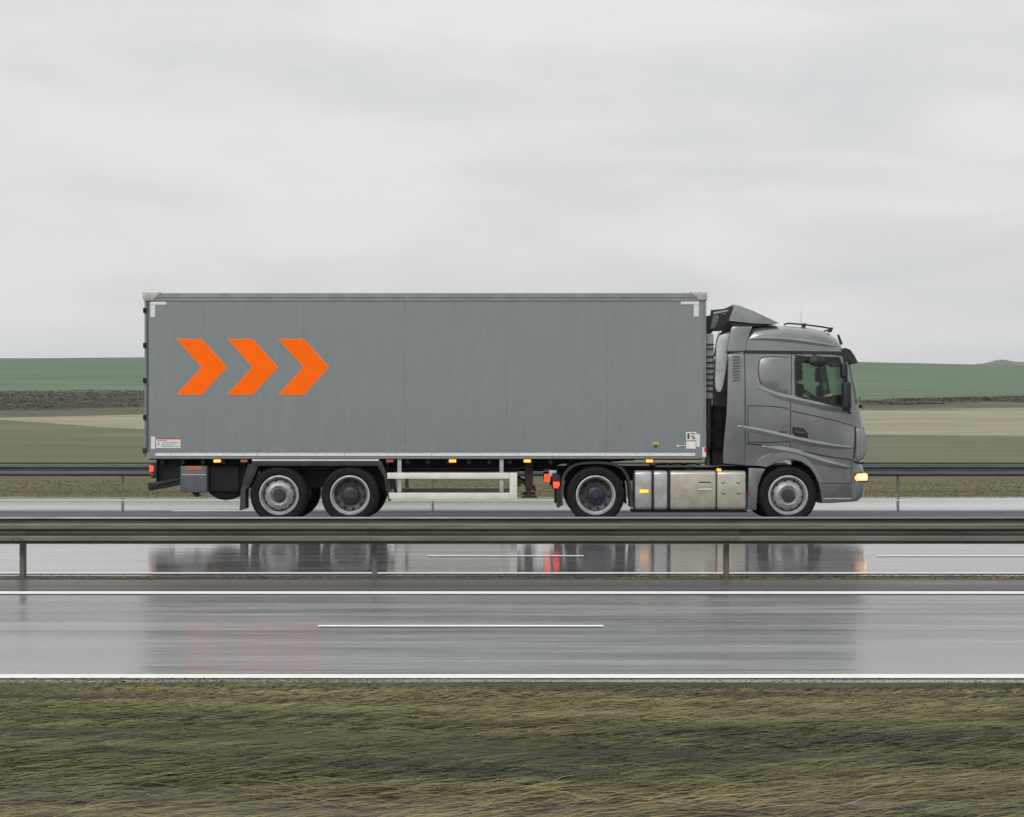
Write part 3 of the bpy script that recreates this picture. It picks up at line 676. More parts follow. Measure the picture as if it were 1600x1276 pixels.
# mudguards over the bogie
def mud(s_, yy):
    y0, y1 = sorted((yy(.0), yy(.48)))
    m = MB(); m.prism(pxs((394, 719.4), (596, 719.4), (604, 740), (609, 782), (606.5, 782), (600, 744), (590, 727), (404, 727), (396, 745), (388, 762), (384, 762), (388, 742)), y0, y1, bev=.004)
    m.build('mudguard', 'fender', tr)
    MB().box(X(394), X(592), y0 - .004, y1, Z(718.9), Z(716.6)).build('mudguard_edge', 'cream', tr)
    MB().prism(pxs((387, 724), (394, 724), (383, 768), (383.5, 794), (374, 797), (376.5, 762)), y0 + .01, y0 + .44).build('mudflap', 'fender', tr)
both(mud)
# side guards
def guard(s_, yy):
    y0, y1 = sorted((yy(.0), yy(.035)))
    for a, b in ((737.5, 747), (768.8, 779)): MB().box(X(605), X(796), y0, y1, Z(b), Z(a), bev=.005).build('guard_rail', 'cream', tr)
    MB().box(X(796.3), X(808), y0 - .002, y1, Z(779), Z(737.5), bev=.005).build('guard_end', 'cream', tr)
    for a in (620.8, 780.5): MB().box(X(a), X(a + 6.2), *sorted((yy(.037), yy(.09))), Z(768), Z(716.5)).build('guard_bracket', 'alu', tr)
both(guard)
MB().tube([(X(330), Y0 + .3, Z(731)), (X(600), Y0 + .32, Z(732)), (X(760), Y0 + .3, Z(732)), (X(808), Y0 + .3, Z(732)), (X(832), Y0 + .3, Z(727))], .007, 6).build('cable', 'cable', tr)
# landing legs
def leg(s_, yy):
    m = MB(); y = yy(.42); m.box(X(821), X(833), y - .06, y + .06, Z(765), Z(718), bev=.01); m.box(X(823.5), X(830.5), y - .04, y + .04, Z(774), Z(764)); m.prism(pxs((814, 778), (841, 778), (836, 774), (820, 774)), y - .11, y + .11)
    m.tube([(X(813), y, Z(752)), (X(822), y, Z(756))], .03); m.box(X(808), X(814), y - .02, y + .02, Z(760), Z(748)); m.box(X(833), X(838), y - .03, y + .03, Z(768), Z(763))
    m.build('landing_leg', 'rust', tr)
both(leg)
# locker, spare wheel housing, rear end
lk = MB().box(X(281), X(323), Y0 + .03, Y0 + .65, Z(768.5), Z(727), bev=.02).build('storage_locker', 'grey_box', tr)
MB().box(X(283), X(321), Y0 + .018, Y0 + .03, Z(741.2), Z(740.4)).build('lid_edge', 'cream', lk)
gx = 290.5
for wd, hh in ((2.6, 0), (2.6, 1), (4.2, 2), (2.2, 0), (3.4, 1), (4, 2)):       # worn orange lettering, unreadable in the photograph
    mm = MB(); x0, x1 = X(gx), X(gx + wd * .9); mm.box(x0, x0 + .014, Y0 + .024, Y0 + .029, Z(733), Z(727.8))
    if hh: mm.box(x0 + .014, x1, Y0 + .024, Y0 + .029, Z(729), Z(727.8))
    if hh > 1: mm.box(x1 - .012, x1, Y0 + .024, Y0 + .029, Z(733), Z(729))
    mm.build('lettering', 'orange', lk, smooth=False); gx += wd + 1
MB().prism(pxs((298, 769), (312, 769), (309, 772), (315, 773), (305, 776), (301, 772)), Y0 + .1, Y0 + .14).build('drain_bracket', 'black', tr)
m = MB(); m.lathe([(.0, -.0), (.10, .0), (.2, .03), (.33, .02), (.40, .06), (.40, .24), (.0, .28)], X(349), Y0 + .25, Z(748) + .02, 32)
m.build('spare_wheel', 'rubber', tr)
MB().box(X(324), X(371), Y0 + .22, Y0 + 1.3, Z(768), Z(728), bev=.02).build('spare_wheel_carrier', 'black', tr)
MB().box(X(241), X(281), Y0 + .2, Y1 - .2, Z(752), Z(717)).build('rear_frame', 'black', tr)
m = MB(); m.prism(pxs((229.5, 754), (241, 752.5), (280, 746), (280, 757.5), (243, 763), (231, 766.5)), Y0 + .08, Y0 + .16, bev=.006); m.build('underrun_bracket', 'plastic', tr)
MB().box(X(229), X(236), Y0 + .16, Y1 - .08, Z(766), Z(753.5), bev=.01).build('underrun_bar', 'plastic', tr)
MB().tube([(X(244), Y0 + .07, Z(757)), (X(278), Y0 + .07, Z(749))], .018).build('underrun_strut', 'black', tr)
for yy in (Y0 + .03, Y1 - .33):
    b = MB().box(X(235.5), X(244), yy, yy + .3, Z(746), Z(722), bev=.008).build('tail_lamp', 'plastic', tr)
    MB().box(X(233.2), X(239), yy - .012, yy + .29, Z(735.5), Z(727), bev=.008).build('lens', 'red_on', b)
    MB().box(X(234.5), X(239), yy - .008, yy + .29, Z(744.5), Z(738), bev=.008).build('lens', 'red_off', b)
for px, on in ((339, 1), (381, 0), (609, 0), (707, 1), (824, 1), (1015, 1)):
    lamp(tr, px, 719.2, 11, 4.4, 'amber_on' if on else 'amber_off', y=Y0 + .045)
# front bulkhead with ribs and couplings
MB().box(bx1 - .015, bx1 + .01, Y0 + .05, Y1 - .05, bb + .05, bt - .1).build('front_wall', 'box', tr)
m = MB(); m.box(X(1104), X(1110), Y0 + .25, Y0 + .9, Z(706), Z(668), bev=.01); m.build('coupling_panel', 'plastic', tr)
MB().tube([(X(930), D + 1.25, Z(727)), (X(930), D + 1.25, Z(719))], .06).build('king_pin', 'chrome', tr)

# ================================================================== THE TRACTOR
tk = thing('tractor_unit', 'grey truck cab with roof deflector and lit headlamp, coupled to trailer', 'truck', (X(1100), D + 1.25, 0))
CY0 = D + .01; CY1 = D + 2.49
def cut(bm):
    for k in range(14):                                     # horizontal cuts so that the flat side can follow the bow
        zc = 1.2 + k * .17
        bmesh.ops.bisect_plane(bm, geom=list(bm.verts) + list(bm.edges) + list(bm.faces), dist=1e-5, plane_co=(0, 0, zc), plane_no=(0, 0, 1))
    for k in range(6):
        bmesh.ops.bisect_plane(bm, geom=list(bm.verts) + list(bm.edges) + list(bm.faces), dist=1e-5, plane_co=(X(1268 + 13 * k), 0, 0), plane_no=(1, 0, 0))
def shell(outline, ry, hole=None, skip=None, nst=7, inner=.03, tag=None):
    """outline: list of (px, py, dx, dy) - centre-line profile with its inset at the side face; returns MB and the ring list.
    skip(i, j): leave that quad out (for the windscreen)."""
    n = len(outline); sts = []
    for k in range(nst + 1):
        a = (math.pi / 2) * k / nst
        sts.append((ry * (1 - math.cos(a)), 1 - math.sin(a)))
    def ring(y, f): return [(X(px + dx * f), y, Z(py + dy * f)) for px, py, dx, dy in outline]
    rings = [ring(CY0 + y, f) for y, f in sts] + [ring(CY1 - y, f) for y, f in reversed(sts)]
    m = MB(); vs = [v for r_ in rings for v in r_]; fs = []
    for j in range(len(rings) - 1):
        for i in range(n):
            if skip and skip(i, j, len(rings)): continue
            fs.append((j * n + i, j * n + (i + 1) % n, (j + 1) * n + (i + 1) % n, (j + 1) * n + i))
    m.add(vs, fs)
    for yy, rg in ((CY0, rings[0]), (CY1, rings[-1])):
        bm = bmesh.new(); a = [bm.verts.new(v) for v in rg]; ed = [bm.edges.new((a[i], a[(i + 1) % n])) for i in range(n)]
        if hole:
            h = [bm.verts.new((x, yy, z)) for x, z in hole]; ed += [bm.edges.new((h[i], h[(i + 1) % len(h)])) for i in range(len(h))]
        bmesh.ops.triangle_fill(bm, edges=ed, use_beauty=True, use_dissolve=False, normal=(0, -1, 0)); cut(bm); m.bm(bm)
        if hole:                                            # window reveal
            dy = .05 if yy == CY0 else -.05; nh = len(hole)
            m.add([(x, yy, z) for x, z in hole] + [(x, yy + dy, z) for x, z in hole], [(i, (i + 1) % nh, nh + (i + 1) % nh, nh + i) for i in range(nh)])
    return m, rings
win = pxs((1243, 566), (1244, 561.5), (1248, 559.5), (1280, 559), (1310, 559.5), (1313.5, 561.5), (1316, 575), (1320, 600), (1324.5, 630), (1324.5, 635.5), (1321, 636.5), (1300, 632), (1270, 625), (1247, 619.8), (1243.6, 616))
body = [(1165, 552, 0, 0), (1240, 553, 0, 0), (1322, 555, -4, 0), (1334, 558, -12, 0),        # 3: windscreen top
        (1338, 579, -13, 0), (1342.5, 603, -13, 0), (1347.5, 632, -13, 0),                   # 6: windscreen foot
        (1350, 642, -13, 0), (1352, 656, -14, 0), (1353, 668, -15, 0), (1354, 700, -15, 0), (1351, 716, -15, 0), (1348, 722, -12, 0),
        (1352, 731, -9, 0), (1354.5, 740, -8, 0), (1355, 764, -9, 0), (1352, 776, -10, -2), (1342, 783.5, -7, -3), (1300, 786, 0, -3), (1285, 786, 0, -3),
        (1282.5, 765, 0, 0), (1276.5, 745, 0, 0), (1266, 730, 0, 0), (1252, 720.5, 0, 0), (1234, 716.5, 0, 0), (1216, 719.5, 0, 0), (1203, 727, 0, 0), (1165, 726, 0, 0)]
sk = lambda i, j, nr: i in (3, 4, 5) and 1 <= j <= nr - 3
mb, rings = shell(body, .30, hole=win, skip=sk)
cab = mb.build('cab_body', 'paint', tk, angle=28)
# windscreen: curved pane set in the opening
g = MB(); sel = rings[1:-1]; vs = []
for r_ in sel:
    for i in (3, 4, 5, 6): x, y, z = r_[i]; vs.append((x - .008, y, z))
g.add(vs, [(j * 4 + i, j * 4 + i + 1, (j + 1) * 4 + i + 1, (j + 1) * 4 + i) for j in range(len(sel) - 1) for i in range(3)])
g.build('windscreen', 'glass', tk)
for yy in (CY0 + .02, CY1 - .02):
    m = MB(); m.add([(x, yy, z) for x, z in win], [tuple(range(len(win)))]); m.build('side_window', 'glass', tk, smooth=False)
def sides(fn): fn(CY0, -1); fn(CY1, 1)
def winframe(y, s_):                                      # black rubber round the window
    cx = sum(a for a, b in win) / len(win); cz = sum(b for a, b in win) / len(win); n = len(win)
    o_ = [(cx + (a - cx) * 1.035, cz + (b - cz) * 1.05) for a, b in win]; i_ = [(cx + (a - cx) * .97, cz + (b - cz) * .955) for a, b in win]
    m = MB(); y2 = y + s_ * .006
    m.add([(a, y2, b) for a, b in o_] + [(a, y2 - s_ * .001, b) for a, b in i_] + [(a, y - s_ * .03, b) for a, b in i_] + [(a, y, b) for a, b in o_],
          [(i, (i + 1) % n, n + (i + 1) % n, n + i) for i in range(n)] + [(n + i, n + (i + 1) % n, 2 * n + (i + 1) % n, 2 * n + i) for i in range(n)] + [(3 * n + i, 3 * n + (i + 1) % n, (i + 1) % n, i) for i in range(n)])
    m.build('window_seal', 'plastic', tk)
sides(winframe)
# roof gasket and high roof
gas = [(1163, 547.5, 0, 0), (1318, 549.5, -1, 0), (1327, 553, -6, 0), (1326, 557, -6, 0), (1300, 554.2, 0, 0), (1163, 552.6, 0, 0)]
m, _ = shell(gas, .2); 
m.v = [(x, y + (-.012 if y < D + 1.25 else .012), z) for x, y, z in m.v]; m.build('roof_gasket', 'plastic', tk)
roof = [(1167, 547.8, 0, 0), (1168, 530, 1, 4), (1172, 518, 2, 9), (1178, 510.5, 2, 12), (1195, 507.5, 2, 14), (1215, 506.5, 0, 14), (1235, 507, 0, 14), (1255, 508.5, 0, 14), (1275, 511, -2, 14), (1292, 515, -4, 14), (1305, 520.5, -6, 12), (1313, 527, -7, 9), (1319, 536, -7, 5), (1323, 544, -7, 2), (1325, 550, -7, 0)]
mr_, rr_ = shell(roof, .55, nst=10); mr_.build('high_roof', 'paint', tk, angle=40)
def ridges(y, s_):
    def rid(name, pts, wd, dep, sm=5, mt='paint'):
        MB().strip(smooth_pts(pxs(*pts), sm), wd, s_ * dep, y + s_ * .0012 * 1).build(name, mt, cab, angle=20)
    rid('crease', [(1184, 604), (1196, 609), (1215, 616), (1240, 622), (1270, 629), (1300, 635.5), (1328, 641)], .075, .028)
    rid('crease', [(1153, 664.5), (1166, 666.5), (1200, 673), (1234, 681), (1270, 689), (1300, 694), (1334, 698)], .07, .028)
    rid('crease', [(1190, 695), (1215, 699), (1243, 704), (1266, 711), (1290, 719), (1331, 729)], .10, .035)
    rid('crease', [(1170, 529), (1200, 527.5), (1240, 530), (1280, 535.5), (1310, 541)], .05, .012)
sides(ridges)
# gaps between panels (thin recessed-looking dark seams laid as real narrow seals)
def gap(y, s_, pts, name='panel_gap', r=.0075):
    MB().tube([(x, y + s_ * .0, z) for x, z in smooth_pts(pxs(*pts), 3)], r, 5).build(name, 'plastic', cab)
def gaps(y, s_):
    gap(y, s_, [(1237, 553.5), (1236.5, 600), (1235, 650), (1235, 700)])
    gap(y, s_, [(1235, 641), (1260, 646), (1300, 655), (1335, 664.5)])
    gap(y, s_, [(1165.5, 692), (1200, 695.2), (1235, 701), (1270, 707.5), (1300, 713), (1333, 718)], r=.011)
    gap(y, s_, [(1336.8, 665), (1336.5, 690), (1334, 716)], r=.018)
    gap(y, s_, [(1334, 720), (1343, 722.5), (1350, 722.5)], r=.02)
    gap(y, s_, [(1168.5, 634.5), (1168.5, 660), (1169.5, 688.5), (1172, 689.5), (1200, 690), (1233, 689)])
    gap(y, s_, [(1168.5, 634.5), (1200, 635), (1232, 638.5)])
    gap(y, s_, [(1331.5, 718), (1330.5, 735), (1330, 753)], r=.006)
    gap(y, s_, [(1284, 753.5), (1310, 754), (1333, 754)], r=.007)
sides(gaps)
def sidepieces(y, s_):
    ya, yb = (lambda a, b: (y + s_ * a, y + s_ * b))(0.012, -.01)
    lo_, hi_ = min(ya, yb), max(ya, yb)
    # blank sleeper window panel, raised
    MB().prism(smooth_pts(pxs((1233, 559.5), (1210, 558.5), (1195, 559.5), (1189, 563), (1186.5, 575), (1187, 590), (1192, 602), (1205, 609), (1220, 613.5), (1233, 616.5)), 3), lo_, hi_, bev=.007).build('sleeper_panel', 'paint', tk, angle=25)
    gap(y, s_, [(1233, 558.8), (1210, 557.5), (1195, 558.3), (1188, 562), (1185.3, 575), (1185.8, 590), (1190, 602)], r=.007)
    # door handle recess
    MB().prism(pxs((1237.5, 665.5), (1256, 668), (1262.5, 677), (1262, 683.5), (1243, 681), (1238, 676)), *sorted((y + s_ * .006, y - s_ * .02)), bev=.004).build('door_handle', 'plastic', tk)
    MB().prism(pxs((1241, 672), (1257, 674), (1258, 676.5), (1242, 674.5)), *sorted((y + s_ * .022, y))).build('handle_grip', 'paint_dark', tk)
    MB().box(X(1217), X(1230), *sorted((y + s_ * .005, y)), Z(674.8), Z(673)).build('model_badge', 'plastic', tk)
    # wheel arch lip
    outer = smooth_pts(pxs((1178, 725.5), (1185, 717), (1197, 709.3), (1221, 705), (1245, 707), (1262, 716), (1275, 731), (1283, 745), (1287, 754)), 3)
    inner = smooth_pts(pxs((1198, 728.5), (1206, 722.5), (1219, 717.2), (1235, 715.6), (1250, 718.5), (1263, 726.5), (1272, 738), (1278, 752)), 3)
    m = MB(); n = min(len(outer), len(inner)); outer2 = [outer[round(i * (len(outer) - 1) / (n - 1))] for i in range(n)]; inner2 = [inner[round(i * (len(inner) - 1) / (n - 1))] for i in range(n)]
    yo = y + s_ * .028; vs = [(a, y - s_ * .004, b) for a, b in outer2] + [(a * .93 + c * .07, yo, b * .93 + d_ * .07) for (a, b), (c, d_) in zip(outer2, inner2)] + [(a, yo + s_ * .008, b) for a, b in inner2] + [(a, y - s_ * .25, b) for a, b in inner2]
    m.add(vs, [(q * n + i, q * n + i + 1, (q + 1) * n + i + 1, (q + 1) * n + i) for q in range(3) for i in range(n - 1)]); m.build('wheel_arch', 'paint', tk, angle=40)
    # rear part of the front mudguard
    MB().prism(pxs((1170, 730), (1196.5, 731), (1190, 742), (1185, 757), (1183, 775), (1182, 796), (1168, 796)), *sorted((y + s_ * .01, y - s_ * .35)), bev=.012).build('rear_fender', 'paint', tk, angle=40)
    MB().box(X(1168), X(1172), *sorted((y + s_ * .016, y)), Z(774), Z(769)).build('side_reflector', 'red_off', tk)
    # lower step panel
    MB().prism(pxs((1284, 754.5), (1331, 754.5), (1331, 780), (1290, 780), (1286, 772)), *sorted((y + s_ * .008, y - s_ * .03)), bev=.006).build('step_panel', 'paint_dark', tk)
    MB().box(X(1288), X(1330), *sorted((y + s_ * .020, y)), Z(779.2), Z(777), bev=.003).build('step_edge', 'alu', tk)
    # corner air deflector beside the grille
    MB().prism(pxs((1337.5, 667), (1344, 668), (1352, 673), (1355.5, 680), (1355, 706), (1349, 716), (1340, 721), (1337, 716)), *sorted((y + s_ * .012, y - s_ * .16)), bev=.03, seg=4).build('corner_deflector', 'paint', tk, angle=50)
    # headlamp
    h = MB().prism(pxs((1332, 745), (1336, 737.5), (1354.5, 736), (1357, 740), (1356.5, 752), (1336, 751.5)), *sorted((y + s_ * .006, y - s_ * .34)), bev=.01).build('headlamp', 'plastic', tk)
    MB().prism(pxs((1337, 745), (1340, 739.5), (1354.5, 738.8), (1356, 741), (1355.5, 750), (1340, 750)), *sorted((y + s_ * .016, y - s_ * .33)), bev=.01).build('lens', 'head_glow', h)
    for px in (1344.5, 1351): MB().tube([(X(px), y + s_ * .02, Z(744.6)), (X(px), y + s_ * .0, Z(744.6))], .026 if px < 1350 else .03, 14).build('projector', 'head_on', h)
    MB().prism(pxs((1334.4, 745.5), (1339, 739.2), (1353, 737.6), (1353, 738.9), (1340, 740.2), (1336.6, 745.5), (1340, 750.6), (1338, 750.8)), *sorted((y + s_ * .02, y - s_ * .2))).build('indicator', 'head_amber', h)
    # side extender behind the cab
    ex = smooth_pts(pxs((1164, 553.5), (1140, 553.5), (1138.5, 565), (1137, 600), (1135.5, 640), (1132, 680), (1130, 705), (1130, 723)), 3) + pxs((1164, 726))
    e = MB().prism(ex, *sorted((y + s_ * .002, y - s_ * .05)), bev=.015, seg=3).build('side_extender', 'paint', tk, angle=40)
    for k in range(9): MB().prism(pxs((1145, 557.5 + k * 4.6), (1157, 556.5 + k * 4.6), (1156, 558.4 + k * 4.6), (1146, 559.6 + k * 4.6)), *sorted((y + s_ * .014, y))).build('louvre', 'paint_dark', e)
    # upper fairing between roof and extender
    MB().prism(pxs((1145, 510), (1177, 510), (1170, 530), (1167, 550), (1136, 550), (1139, 535), (1141, 522)), *sorted((y - s_ * .01, y - s_ * .16)), bev=.02, seg=3).build('roof_side_fairing', 'paint', tk, angle=40)
    # rear wing flap of the deflector: dark frame and grey panel
    yy = y - s_ * .14
    w_ = MB().prism(pxs((1112.5, 484), (1134, 481.5), (1149, 475), (1142, 501), (1127, 517), (1108.5, 517)), *sorted((yy, yy - s_ * .05)), bev=.008).build('deflector_wing', 'plastic', tk)
    MB().prism(pxs((1115.5, 492), (1137, 488), (1134, 499), (1125, 512), (1111.5, 512.5)), *sorted((yy + s_ * .004, yy))).build('wing_panel', 'paint', w_)
    MB().prism(pxs((1116, 487.5), (1141, 483), (1140, 485.5), (1115.6, 490.5)), *sorted((yy + s_ * .006, yy))).build('wing_trim', 'alu', w_)
sides(sidepieces)
# roof air deflector
defl = [(1141, 500.5, 0, 0), (1145, 487, 0, 2), (1150, 473, 0, 4), (1160, 475, 0, 4), (1180, 483, 0, 3), (1200, 493, 0, 2), (1220, 504, 0, 0), (1212, 505.8, 0, 0), (1177, 504.5, 0, 0)]
m, _ = shell(defl, .30); m.v = [(x, D + 1.25 + (y - D - 1.25) * .90, z) for x, y, z in m.v]; m.build('air_deflector', 'paint', tk, angle=40)
m, _ = shell([(1143, 501, 0, 0), (1210, 505, 0, 0), (1200, 508.5, 0, 0), (1150, 510.5, 0, 0)], .2); m.v = [(x, D + 1.25 + (y - D - 1.25) * .86, z) for x, y, z in m.v]; m.build('deflector_base', 'plastic', tk)
# roof light bar with brackets
rb = MB().tube([(X(1231), D + .42, Z(505.5)), (X(1237), D + .42, Z(503.3)), (X(1262), D + .42, Z(505.3)), (X(1290), D + .42, Z(508.8)), (X(1308), D + .42, Z(512))], .015, 8)
rb.tube([(X(1308), D + .42, Z(512)), (X(1311), D + 1.25, Z(511)), (X(1308), D + 2.08, Z(512))], .015, 8)
rb.tube([(X(1231), D + 2.08, Z(505.5)), (X(1237), D + 2.08, Z(503.3)), (X(1262), D + 2.08, Z(505.3)), (X(1290), D + 2.08, Z(508.8)), (X(1308), D + 2.08, Z(512))], .015, 8)
bar = rb.build('roof_light_bar', 'plastic', tk)
for yy in (D + .42, D + 2.08):
    for a, b in ((1262, 504.5), (1304, 511)): MB().prism(pxs((a - 4.5, b + 7), (a + 2.5, b + 6.5), (a + 4.5, b - 1), (a - .5, b - 1)), yy - .03, yy + .03).build('bracket', 'plastic', bar)
m = MB(); m.tube([(X(1318), D + .5, Z(521)), (X(1323.5), D + .5, Z(537))], [.022, .028], 10); m.tube([(X(1322), D + .5, Z(536)), (X(1320.5), D + .5, Z(543))], .014, 8); m.build('air_horn', 'plastic', tk)
MB().tube([(X(1265), D + .9, Z(510)), (X(1264), D + .9, Z(482))], .003, 5).build('aerial', 'plastic', tk)
# sun visor
vis = [(1316, 545.5, 0, 0), (1324, 543.5, -3, 0), (1333, 546.5, -5, 0), (1339, 555, -5, 0), (1345, 566.5, -6, 0), (1341, 568, -6, 0), (1331, 563, -5, 0), (1322, 564.5, -3, 0)]
m, _ = shell(vis, .25); m.v = [(x, y + (-.02 if y < D + 1.25 else .02), z) for x, y, z in m.v]; m.build('sun_visor', 'plastic', tk, angle=40)
# mirrors
def mirrors(y, s_):
    m_ = lambda name, px0, px1, py0, py1, y0, y1, bev: MB().box(X(px0), X(px1), *sorted((y + s_ * y0, y + s_ * y1)), Z(py1), Z(py0), bev=bev).build(name, 'plastic', tk, angle=50)
    m_('mirror', 1311, 1321, 567.5, 592, .10, .32, .04); m_('mirror', 1313, 1326, 597, 641, .08, .34, .05)
    MB().tube([(X(1325), y, Z(562)), (X(1320), y + s_ * .18, Z(566)), (X(1320), y + s_ * .20, Z(600)), (X(1322), y + s_ * .18, Z(640)), (X(1329), y, Z(644))], .022, 8).build('mirror_arm', 'plastic', tk)
    k = MB(); k.lathe([(0, -.04), (.09, -.035), (.145, -.015), (.16, .02), (.0, .045)], 0, 0, 0, 24)
    k.v = [(X(1276) + a, y + s_ * .16 + b * 1.3, Z(565) + c * .62) for a, b, c in k.v]; k.build('kerb_mirror', 'plastic', tk)
    MB().tube([(X(1274), y, Z(553.5)), (X(1272), y + s_ * .10, Z(555.5)), (X(1274), y + s_ * .15, Z(562))], .018, 8).build('mirror_arm', 'plastic', tk)
sides(mirrors)
MB().tube([(X(1343), D + .5, Z(629)), (X(1352), D + .45, Z(621)), (X(1351), D + .45, Z(619))], .008, 6).build('wiper', 'plastic', tk)
MB().box(X(1338), X(1350.5), D + .1, D + 2.4, Z(638), Z(632), bev=.02).build('wiper_cowl', 'plastic', tk)
# front grille, slats, bumper openings, plate
m = MB(); m.box(X(1352), X(1357), D + .45, D + 2.05, Z(716), Z(664), bev=.02); gr = m.build('grille', 'plastic', tk)
for k in range(5): MB().box(X(1356), X(1359), D + .5, D + 2.0, Z(672 + k * 9), Z(668.5 + k * 9), bev=.004).build('slat', 'paint', gr)
MB().box(X(1354), X(1357.5), D + .99, D + 1.51, Z(774), Z(764)).build('number_plate', 'white', tk)
MB().box(X(1354), X(1356.5), D + .6, D + 1.9, Z(757), Z(744), bev=.01).build('bumper_vent', 'plastic', tk)
# interior
MB().box(X(1172), X(1334), D + .06, D + 2.44, Z(700), Z(690)).build('cab_floor', 'interior', tk)
MB().box(X(1172), X(1176), D + .06, D + 2.44, Z(698), Z(520)).build('rear_wall', 'interior', tk)
MB().prism(pxs((1296, 625), (1312, 617), (1330, 619), (1341, 632), (1338, 690), (1305, 690)), D + .1, D + 2.4, bev=.03).build('dashboard', 'interior', tk)
for yy in (D + .45, D + 1.6):
    s_ = MB(); s_.box(X(1242), X(1280), yy, yy + .5, Z(652), Z(640), bev=.04); s_.prism(pxs((1240, 648), (1252, 648), (1264, 612), (1262, 600), (1252, 598), (1248, 606)), yy, yy + .5, bev=.05, seg=3); s = s_.build('seat', 'seat', tk)
    MB().box(X(1250), X(1262), yy + .1, yy + .4, Z(594), Z(575), bev=.04).build('headrest', 'seat', s)
    MB().tube([(X(1256), yy + .2, Z(600)), (X(1256), yy + .2, Z(590))], .01).build('headrest_post', 'chrome', s)
m = MB(); pts = []
for k in range(25):
    a = 2 * math.pi * k / 24; u, v_ = .225 * math.cos(a), .225 * math.sin(a); pts.append((X(1292) + v_ * .75, D + 1.85 + u, Z(614) - .02 + v_ * .55 * -1))
m.tube(pts, .016, 6, cap=False); m.tube([(X(1292), D + 1.85, Z(614)), (X(1306), D + 1.85, Z(634))], .03); m.build('steering_wheel', 'plastic', tk)
MB().prism(pxs((1294, 620), (1297, 616.8), (1304, 615.2), (1307, 616.8), (1303, 619.6)), D + .3, D + .6, bev=.01).build('dashboard_cloth', 'yellow', tk)
# wheels
wheel(tk, X(1232), -1, 'front'); wheel(tk, X(1232), 1, 'front')
wheel(tk, X(931), -1, 'twin', 'hub_blue'); wheel(tk, X(931), 1, 'twin', 'hub_blue')
for px in (931, 1232): MB().tube([(X(px), D + .3, TR), (X(px), D + 2.2, TR)], .08, 14).build('axle', 'black', tk)
MB().lathe([(0, -.2), (.16, -.17), (.22, 0), (.16, .17), (0, .2)], X(931), D + 1.25, TR, 20).build('differential', 'black', tk)
for yy in (D + .82, D + 1.60):
    MB().box(X(862), X(1300), yy, yy + .08, Z(752), Z(730)).build('frame_rail', 'black', tk)
m = MB()
for px in (866, 900, 985, 1040, 1110, 1170): m.box(X(px), X(px + 8), D + .85, D + 1.65, Z(748), Z(734))
m.build('cross_member', 'black', tk, split=True)
MB().prism(pxs((890, 731), (968, 731), (962, 724.5), (945, 722.5), (915, 722.5), (897, 725)), D + .75, D + 1.75, bev=.01).build('fifth_wheel', 'black', tk)
MB().box(X(1168), X(1300), D + .5, D + 2.0, Z(770), Z(728)).build('engine', 'black', tk)
# drive axle mudguards
def dmud(y, s_):
    o_ = smooth_pts(pxs((876, 790), (875.5, 772), (877, 750), (884, 734), (897, 724), (915, 720.5), (947, 720.5), (966, 725), (978, 735), (985.5, 752), (988, 772), (989, 793)), 3)
    i_ = [(X(931) + (a - X(931)) * .93, TR + (b - TR) * .93) for a, b in o_]; n = len(o_)
    m = MB(); ya, yb = y + s_ * .012, y - s_ * .6
    vs = [(a, ya, b) for a, b in o_] + [(a, ya - 0, b) for a, b in i_] + [(a, yb, b) for a, b in o_] + [(a, yb, b) for a, b in i_]
    fs = []
    for i in range(n - 1): fs += [(i, i + 1, n + i + 1, n + i), (i, 2 * n + i, 2 * n + i + 1, i + 1), (n + i, n + i + 1, 3 * n + i + 1, 3 * n + i), (2 * n + i, 3 * n + i, 3 * n + i + 1, 2 * n + i + 1)]
    fs += [(0, n, 3 * n, 2 * n), (n - 1, 3 * n - 1, 4 * n - 1, 2 * n - 1)]
    m.add(vs, fs); m.build('mudguard', 'fender', tk)
    MB().box(X(870.5), X(875), *sorted((y, y - s_ * .55)), Z(792), Z(740)).build('mudflap', 'plastic', tk)
    b = MB().box(X(863), X(871), *sorted((y + s_ * .0, y - s_ * .45)), Z(763), Z(738), bev=.01).build('tail_lamp', 'plastic', tk)
    MB().prism(pxs((864.5, 752), (873.5, 752), (874.5, 757), (871, 762), (865, 761)), *sorted((y + s_ * .02, y - s_ * .25)), bev=.005).build('lens', 'red_on', b)
sides(dmud)
b = MB().box(X(852), X(862), D + 1.9, D + 2.4, Z(753), Z(740), bev=.01).build('tail_lamp', 'plastic', tk)
MB().box(X(852), X(861), D + .75, D + 1.1, Z(753.5), Z(742), bev=.01).build('rear_marker', 'red_on', tk)
MB().box(X(858), X(870), D + .12, D + .3, Z(744), Z(734), bev=.01).build('lamp_bracket', 'alu', tk)
